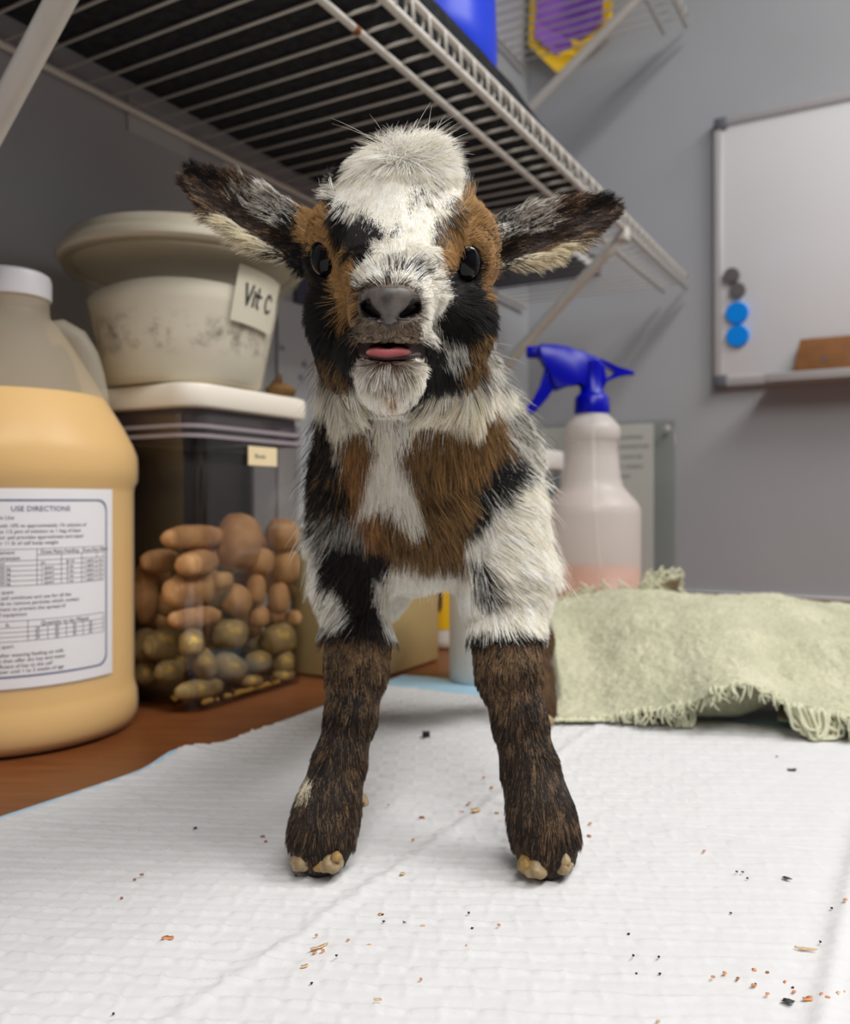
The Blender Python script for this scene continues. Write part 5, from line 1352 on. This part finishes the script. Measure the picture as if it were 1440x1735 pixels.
# hooves: soft yellowish newborn claws
M_hoof = mat('soft_hoof', C(150, 126, 88), .45, var=.25, scale=160, sss=.05, col2=C(184, 162, 124), bump=.5, bscale=300); M_hoof2 = mat('amber_hoof_pad', C(150, 120, 70), .5, var=.3, scale=200, bump=.5, bscale=400)
def claw(x, y, Y, rx, ry, rz, m, seed, rot=0.0):
    c = A(x, y, Y); V = ICV.copy()
    V[:, 2] = np.where(V[:, 2] < -.55, -.55+(V[:, 2]+.55)*.25, V[:, 2])
    V *= (1+.26*vnoise(ICV+seed*5, 2.6, seed, 4))[:, None]
    V[:, 0] *= 1-.22*np.clip(V[:, 2], -1, 1)
    V = V*np.array([rx, ry, rz]); V[:, 2] += max(0, .0004-(c[2]+V[:, 2].min()))
    me = bpy.data.meshes.new('hoof'); me.from_pydata(V.tolist(), [], ICF); me.update(); o = link_mesh('hoof', me, m, goat); o.location = c; return o
for x, y, Y, rx, ry, rz, mm in ((559, 1456, .3400, .0056, .0080, .0048, M_hoof), (513, 1455, .3425, .0050, .0080, .0044, M_hoof), (545, 1467, .3370, .0034, .0040, .0026, M_hoof2), (570, 1452, .3345, .0024, .0022, .0022, M_hoof2), (534, 1462, .3390, .0026, .0030, .0024, M_hoof2),
                                (904, 1466, .3385, .0056, .0080, .0044, M_hoof), (950, 1460, .3405, .0046, .0080, .0042, M_hoof), (889, 1464, .3365, .0030, .0040, .0040, M_hoof2), (911, 1475, .3345, .0032, .0036, .0020, M_hoof2), (936, 1466, .3370, .0024, .0034, .0026, M_hoof2), (957, 1456, .3350, .0022, .0024, .0030, M_hoof),
                                (602, 1218, .566, .006, .009, .0062, M_hoof), (576, 1218, .567, .006, .009, .0062, M_hoof), (923, 1219, .566, .006, .009, .0060, M_hoof), (898, 1219, .566, .006, .009, .0060, M_hoof)):
    claw(x, y, Y, rx, ry, rz, mm, int(x*7+y) % 97)
for x, y, Y in ((612, 1352, .362), (618, 1358, .366)):
    o = claw(x, y, Y, .0016, .0026, .0030, M_hoof, 5); o.name = 'dewclaw'

# ------------------------------------------------------------------ fur
tri = np.concatenate([GQ[:, [0, 1, 2]], GQ[:, [0, 2, 3]]]); va, vb, vc = GV[tri[:, 0]], GV[tri[:, 1]], GV[tri[:, 2]]
area = np.linalg.norm(np.cross(vb-va, vc-va), axis=1)*.5; cen = (va+vb+vc)/3; fn = GN[tri[:, 0]]+GN[tri[:, 1]]+GN[tri[:, 2]]; fn /= np.maximum(np.linalg.norm(fn, axis=1, keepdims=True), 1e-9)
view = np.array([0, 0, H])-cen; view /= np.linalg.norm(view, axis=1, keepdims=True); fac = np.sum(fn*view, 1)
wt = area*np.where(fac > -.25, 1.0, .22)*np.where((cen[:, 1] < .36) & (cen[:, 2] > .16), 2.1, 1.0)*np.where(cen[:, 1] > .45, .45, 1.0)*np.where(cen[:, 2] < .004, 0, 1)
NH = 430000
ti = RNG.choice(len(tri), NH, p=wt/wt.sum()); r1, r2 = RNG.random(NH), RNG.random(NH); f1 = np.sqrt(r1)
b0, b1, b2 = 1-f1, f1*(1-r2), f1*r2
R_ = va[ti]*b0[:, None]+vb[ti]*b1[:, None]+vc[ti]*b2[:, None]
Nn = GN[tri[ti, 0]]*b0[:, None]+GN[tri[ti, 1]]*b1[:, None]+GN[tri[ti, 2]]*b2[:, None]; Nn /= np.maximum(np.linalg.norm(Nn, axis=1, keepdims=True), 1e-9)
hx = 720+F*R_[:, 0]/R_[:, 1]; hy = 850-F*(R_[:, 2]-H)/R_[:, 1]; HY = R_[:, 1]
ok = ~(inpoly(hx, hy, NOSEP) & (HY < .272))
ok &= ~((np.abs(hx-663) < 58) & (hy > 577) & (hy < 609) & (HY < .300))
for c, r in EYES:
    q = R_-c; ok &= ~(np.linalg.norm(q*np.array([1.12, 1, .92]), axis=1) < r*.86)
ok &= R_[:, 2] > .0045
ok &= ~((HY < .36) & (R_[:, 2] < .0085) & (RNG.random(NH) < .6))
R_, Nn, hx, hy, HY = R_[ok], Nn[ok], hx[ok], hy[ok], HY[ok]; N = len(R_)
rnd = RNG.random(N)
earid = np.full(N, -1); earl = np.zeros(N); earw = np.zeros(N)
for e, (B, a, w_, n_, L_, w0) in enumerate(EARS):
    q = R_-B; l = (q@a)/L_; w = (q@w_)/w0; m = (l > .02) & (l < 1.1) & (np.abs(w) < 1.5) & (np.abs(q@n_) < .02) & ((hx < 522) if e == 0 else (hx > 830)) & (hy < 505)
    earid[m] = e; earl[m] = l[m]; earw[m] = w[m]
head = (HY < .352) & (hy < 705) & (earid < 0); body = ~head & (earid < 0)
nose3 = A(661, 512, .250); whorl = A(678, 306, .3165)
Dv = np.zeros((N, 3)); Ln = np.full(N, .008); lift = np.full(N, .32); cl = np.full(N, .55); wob = np.full(N, .22)
# head
d1 = R_-nose3; d1 /= np.linalg.norm(d1, axis=1, keepdims=True); d1[:, 2] *= .85
d2 = R_-whorl+RNG.normal(0, .0025, (N, 3)); d2[:, 2] -= .005; d2 /= np.maximum(np.linalg.norm(d2, axis=1, keepdims=True), 1e-6)
k = 1/(1+np.exp((hy-418)/9.0)); k = k*(np.abs(hx-672) < 105)
dh = d1*(1-k[:, None])+d2*k[:, None]
cheek = np.clip((hy-500)/60, 0, 1)*(np.abs(hx-665) > 55); dh[:, 2] -= .9*cheek
chin = (hy > 600) & (np.abs(hx-662) < 66); dh[chin] = np.array([0, .15, -1.0])+(R_[chin]-A(661, 600, .27))*np.array([18, 0, 0])
Dv[head] = dh[head]
Ln[head] = .0062; fore = head & (hy < 415) & (np.abs(hx-680) < 115); Ln[fore] = .0085; lift[fore] = .10
brid = head & (hy > 415) & (hy < 486) & (np.abs(hx-672) < 75); Ln[brid] = .0072; lift[brid] = .30
tk = np.clip((288-hy)/22, 0, 1)*np.clip((50-np.abs(hx-700))/22, 0, 1)*head; tuft = tk > .3; Ln = Ln+.0080*tk; lift = lift+.30*tk; Dv = Dv*(1-tk[:, None]*np.array([.5, 0, 0]))+tk[:, None]*np.array([0, -.05, .9])
side = head & (hy < 345) & ((hx < 575) | (hx > 785)); Ln[side] = .009; lift[side] = .42; Dv[side] += np.array([0, .2, .9])
throat = head & (hy > 650) & ~inpoly(hx, hy, [(590, 600), (745, 600), (750, 650), (706, 690), (668, 705), (620, 692)]); Ln[throat] = .0155; lift[throat] = .5; Dv[throat] = np.array([0, -.1, -1.0]); Dv[throat, 0] += np.clip((R_[throat, 0]+.006)*18, -.6, .6)
ck = head & (hy > 500) & ~throat & (np.abs(hx-665) > 70); Ln[ck] = .0085; lift[ck] = .38
lip = head & (hy > 540) & (hy < 585) & (np.abs(hx-661) < 62) & (HY < .28); Ln[lip] = .0022; lift[lip] = .2
nsd = head & (hy > 478) & (hy < 550) & (np.abs(hx-661) < 75) & ~lip & (HY < .285); Ln[nsd] = .0048; lift[nsd] = .4
Ln[chin] = .0062; lift[chin] = .3
for c, r in EYES:
    dd = np.linalg.norm(R_-c, axis=1); m = dd < r*1.6; Ln[m] = np.minimum(Ln[m], .0030); lift[m] = .2
# trunk and legs
ax_x = .0-.0127*np.ones(N)
Dv[body] = np.array([0, -.10, -1.0]); Dv[body, 0] += np.clip((R_[body, 0]+.006)*16, -.55, .55)
Ln[body] = .0125; lift[body] = .40
ruff = body & (hy < 790); Ln[ruff] = .0150; lift[ruff] = .58
chest = body & (hy >= 780) & (hy < 960) & (HY < .42); Ln[chest] = .0150; lift[chest] = .34; cl[chest] = .58
fan = np.clip((hy-720)/30, 0, 1)*np.clip((900-hy)/60, 0, 1)*chest; dv_ = R_-A(652, 726, .36); dv_[:, 1] *= .3; dv_ /= np.maximum(np.linalg.norm(dv_, axis=1, keepdims=True), 1e-6); Dv = Dv*(1-.65*fan[:, None])+dv_*.65*fan[:, None]
flank = body & (HY < .46) & (((hx > 815) & (hy < 1000)) | ((hx < 575) & (hy < 900))); Dv[flank, 0] += np.where(hx[flank] > 700, .75, -.5); lift[flank] = .52
upleg = body & (hy >= 960) & (hy < 1075) & (HY < .42); Ln[upleg] = .0120; lift[upleg] = .36
loleg = body & (hy >= 1060) & (HY < .42); Ln[loleg] = .0058; lift[loleg] = .24; Dv[loleg] = np.array([0, -.05, -1.0]); cl[loleg] = .40
pas = body & (hy > 1330) & (HY < .40); Ln[pas] = .0070; lift[pas] = .2
foot = body & (hy > 1420) & (HY < .40); Ln[foot] = .0045
rear = body & (HY >= .42); Dv[rear] = np.array([0, .55, -.75]); Ln[rear] = .010; lift[rear] = .3
hl = rear & (R_[:, 2] < .07); Dv[hl] = np.array([0, 0, -1.0]); Ln[hl] = .005
wob[head] = .13; cl[head] = .50; cl[body] = .48; wob[body] = .30
# ears
for e, (B, a, w_, n_, L_, w0) in enumerate(EARS):
    m = earid == e; Dv[m] = a+w_*np.clip(earw[m], -1.2, 1.2)[:, None]*.45
    inn = m & (Nn@n_ > .15)
    Ln[m] = .0055; lift[m] = .20; Ln[inn] = .0058; lift[inn] = .16
    edge = m & (np.abs(earw) > .72); Ln[edge] = .0068; lift[edge] = .26
    base = m & (earl < .38) & (earw > 0); Ln[base] = .0082
    fringe = m & (earw < -.68) & (earl < .7); Ln[fringe] = .0078; lift[fringe] = .30
    Dv[fringe] += -w_*.8
    hollow = inn & (earl < .72) & (earw > -.55) & (earw < .05); Ln[hollow & (rnd < .45)] = .0006
    thin = inn & (np.abs(earw) < .55) & (rnd < .35); Ln[thin] = .0006
Ln *= RNG.uniform(.72, 1.22, N)
long_ = (RNG.random(N) < .03) & (ruff | chest | side | tuft); Ln[long_] *= 1.4; lift[long_] += .15
T_ = Dv-Nn*np.sum(Dv*Nn, 1, keepdims=True); T_ /= np.maximum(np.linalg.norm(T_, axis=1, keepdims=True), 1e-6)
T_ += RNG.normal(0, 1, (N, 3))*wob[:, None]*.55
qn = np.stack([vnoise(R_, 95, 40+i, 2) for i in range(3)], 1); T_ += qn*wob[:, None]*1.6
T_ -= Nn*np.sum(T_*Nn, 1, keepdims=True); T_ /= np.maximum(np.linalg.norm(T_, axis=1, keepdims=True), 1e-6)
K = 6; pts = np.zeros((N, K, 3)); pts[:, 0] = R_-Nn*.0003
for i in range(1, K):
    f = (i-.5)/(K-1); lf_ = (lift*(1-.55*f))[:, None]; d = T_*(1-lf_*.5)+Nn*lf_; d[:, 2] -= .18*f*np.where(head, np.where(chin | ck, .6, 0), 1)
    d /= np.linalg.norm(d, axis=1, keepdims=True); pts[:, i] = pts[:, i-1]+d*(Ln/(K-1))[:, None]
for i in range(1, K): pts[:, i] += Nn*np.clip(.0005-sample(pts[:, i]), 0, .004)[:, None]
# clumping into wet locks
gi = RNG.choice(N, N//26, replace=False); kd = KDTree(len(gi))
for j, g in enumerate(gi): kd.insert(R_[g], j)
kd.balance()
own = np.array([kd.find(p)[1] for p in R_]); G = gi[own]
dist = np.linalg.norm(R_-R_[G], axis=1); same = (np.abs(Ln-Ln[G]) < .009) & (dist < .004) & (earid == earid[G]) & (Ln > .001)
for i in range(1, K):
    f = i/(K-1); w = (cl*f**1.3*same)[:, None]
    tgt = pts[G, i]+(pts[:, i]-pts[:, 0]-(pts[G, i]-pts[G, 0]))*.15
    pts[:, i] = pts[:, i]*(1-w)+tgt*w
for i in range(1, K): pts[:, i] += Nn*np.clip(.0004-sample(pts[:, i]), 0, .004)[:, None]
# keep hair above the pad
pts[:, :, 2] = np.maximum(pts[:, :, 2], .0012)
hc = coat(np.where(body[:, None], pts[:, 2], pts[:, 1]), jit=4.0, rnd=np.where(RNG.random(N) < .30, RNG.random(len(gi))[own], rnd))
br = RNG.normal(1, .14, N)*np.clip(RNG.normal(1, .10, len(gi)), .7, 1.3)[own]*(1+.10*vnoise(R_, 160, 90, 2)); hc = np.clip(hc*br[:, None], .006, .9)
pink = None
def make_fur(name, mask, parent, rad=.000064):
    ids = np.where(mask)[0]; n = len(ids)
    cu = bpy.data.hair_curves.new(name); cu.add_curves([K]*n)
    P_ = pts[ids].reshape(-1, 3).astype(np.float32)
    cu.attributes['position'].data.foreach_set('vector', P_.ravel())
    ra = cu.attributes.get('radius') or cu.attributes.new('radius', 'FLOAT', 'POINT')
    prof = np.array([1, 1, .95, .8, .55, .18], np.float32)*rad
    thick = np.where(HY[ids] > .36, 1.25, 1.0)*np.where(Ln[ids] < .001, .3, 1.0)
    ra.data.foreach_set('value', (thick[:, None]*prof[None]).astype(np.float32).ravel())
    at = cu.attributes.new('coat', 'FLOAT_COLOR', 'CURVE'); at.data.foreach_set('color', np.concatenate([hc[ids], np.ones((n, 1))], 1).astype(np.float32).ravel())
    cu.materials.append(M_fur)
    o = bpy.data.objects.new(name, cu); COL.objects.link(o); o.parent = parent
    return o
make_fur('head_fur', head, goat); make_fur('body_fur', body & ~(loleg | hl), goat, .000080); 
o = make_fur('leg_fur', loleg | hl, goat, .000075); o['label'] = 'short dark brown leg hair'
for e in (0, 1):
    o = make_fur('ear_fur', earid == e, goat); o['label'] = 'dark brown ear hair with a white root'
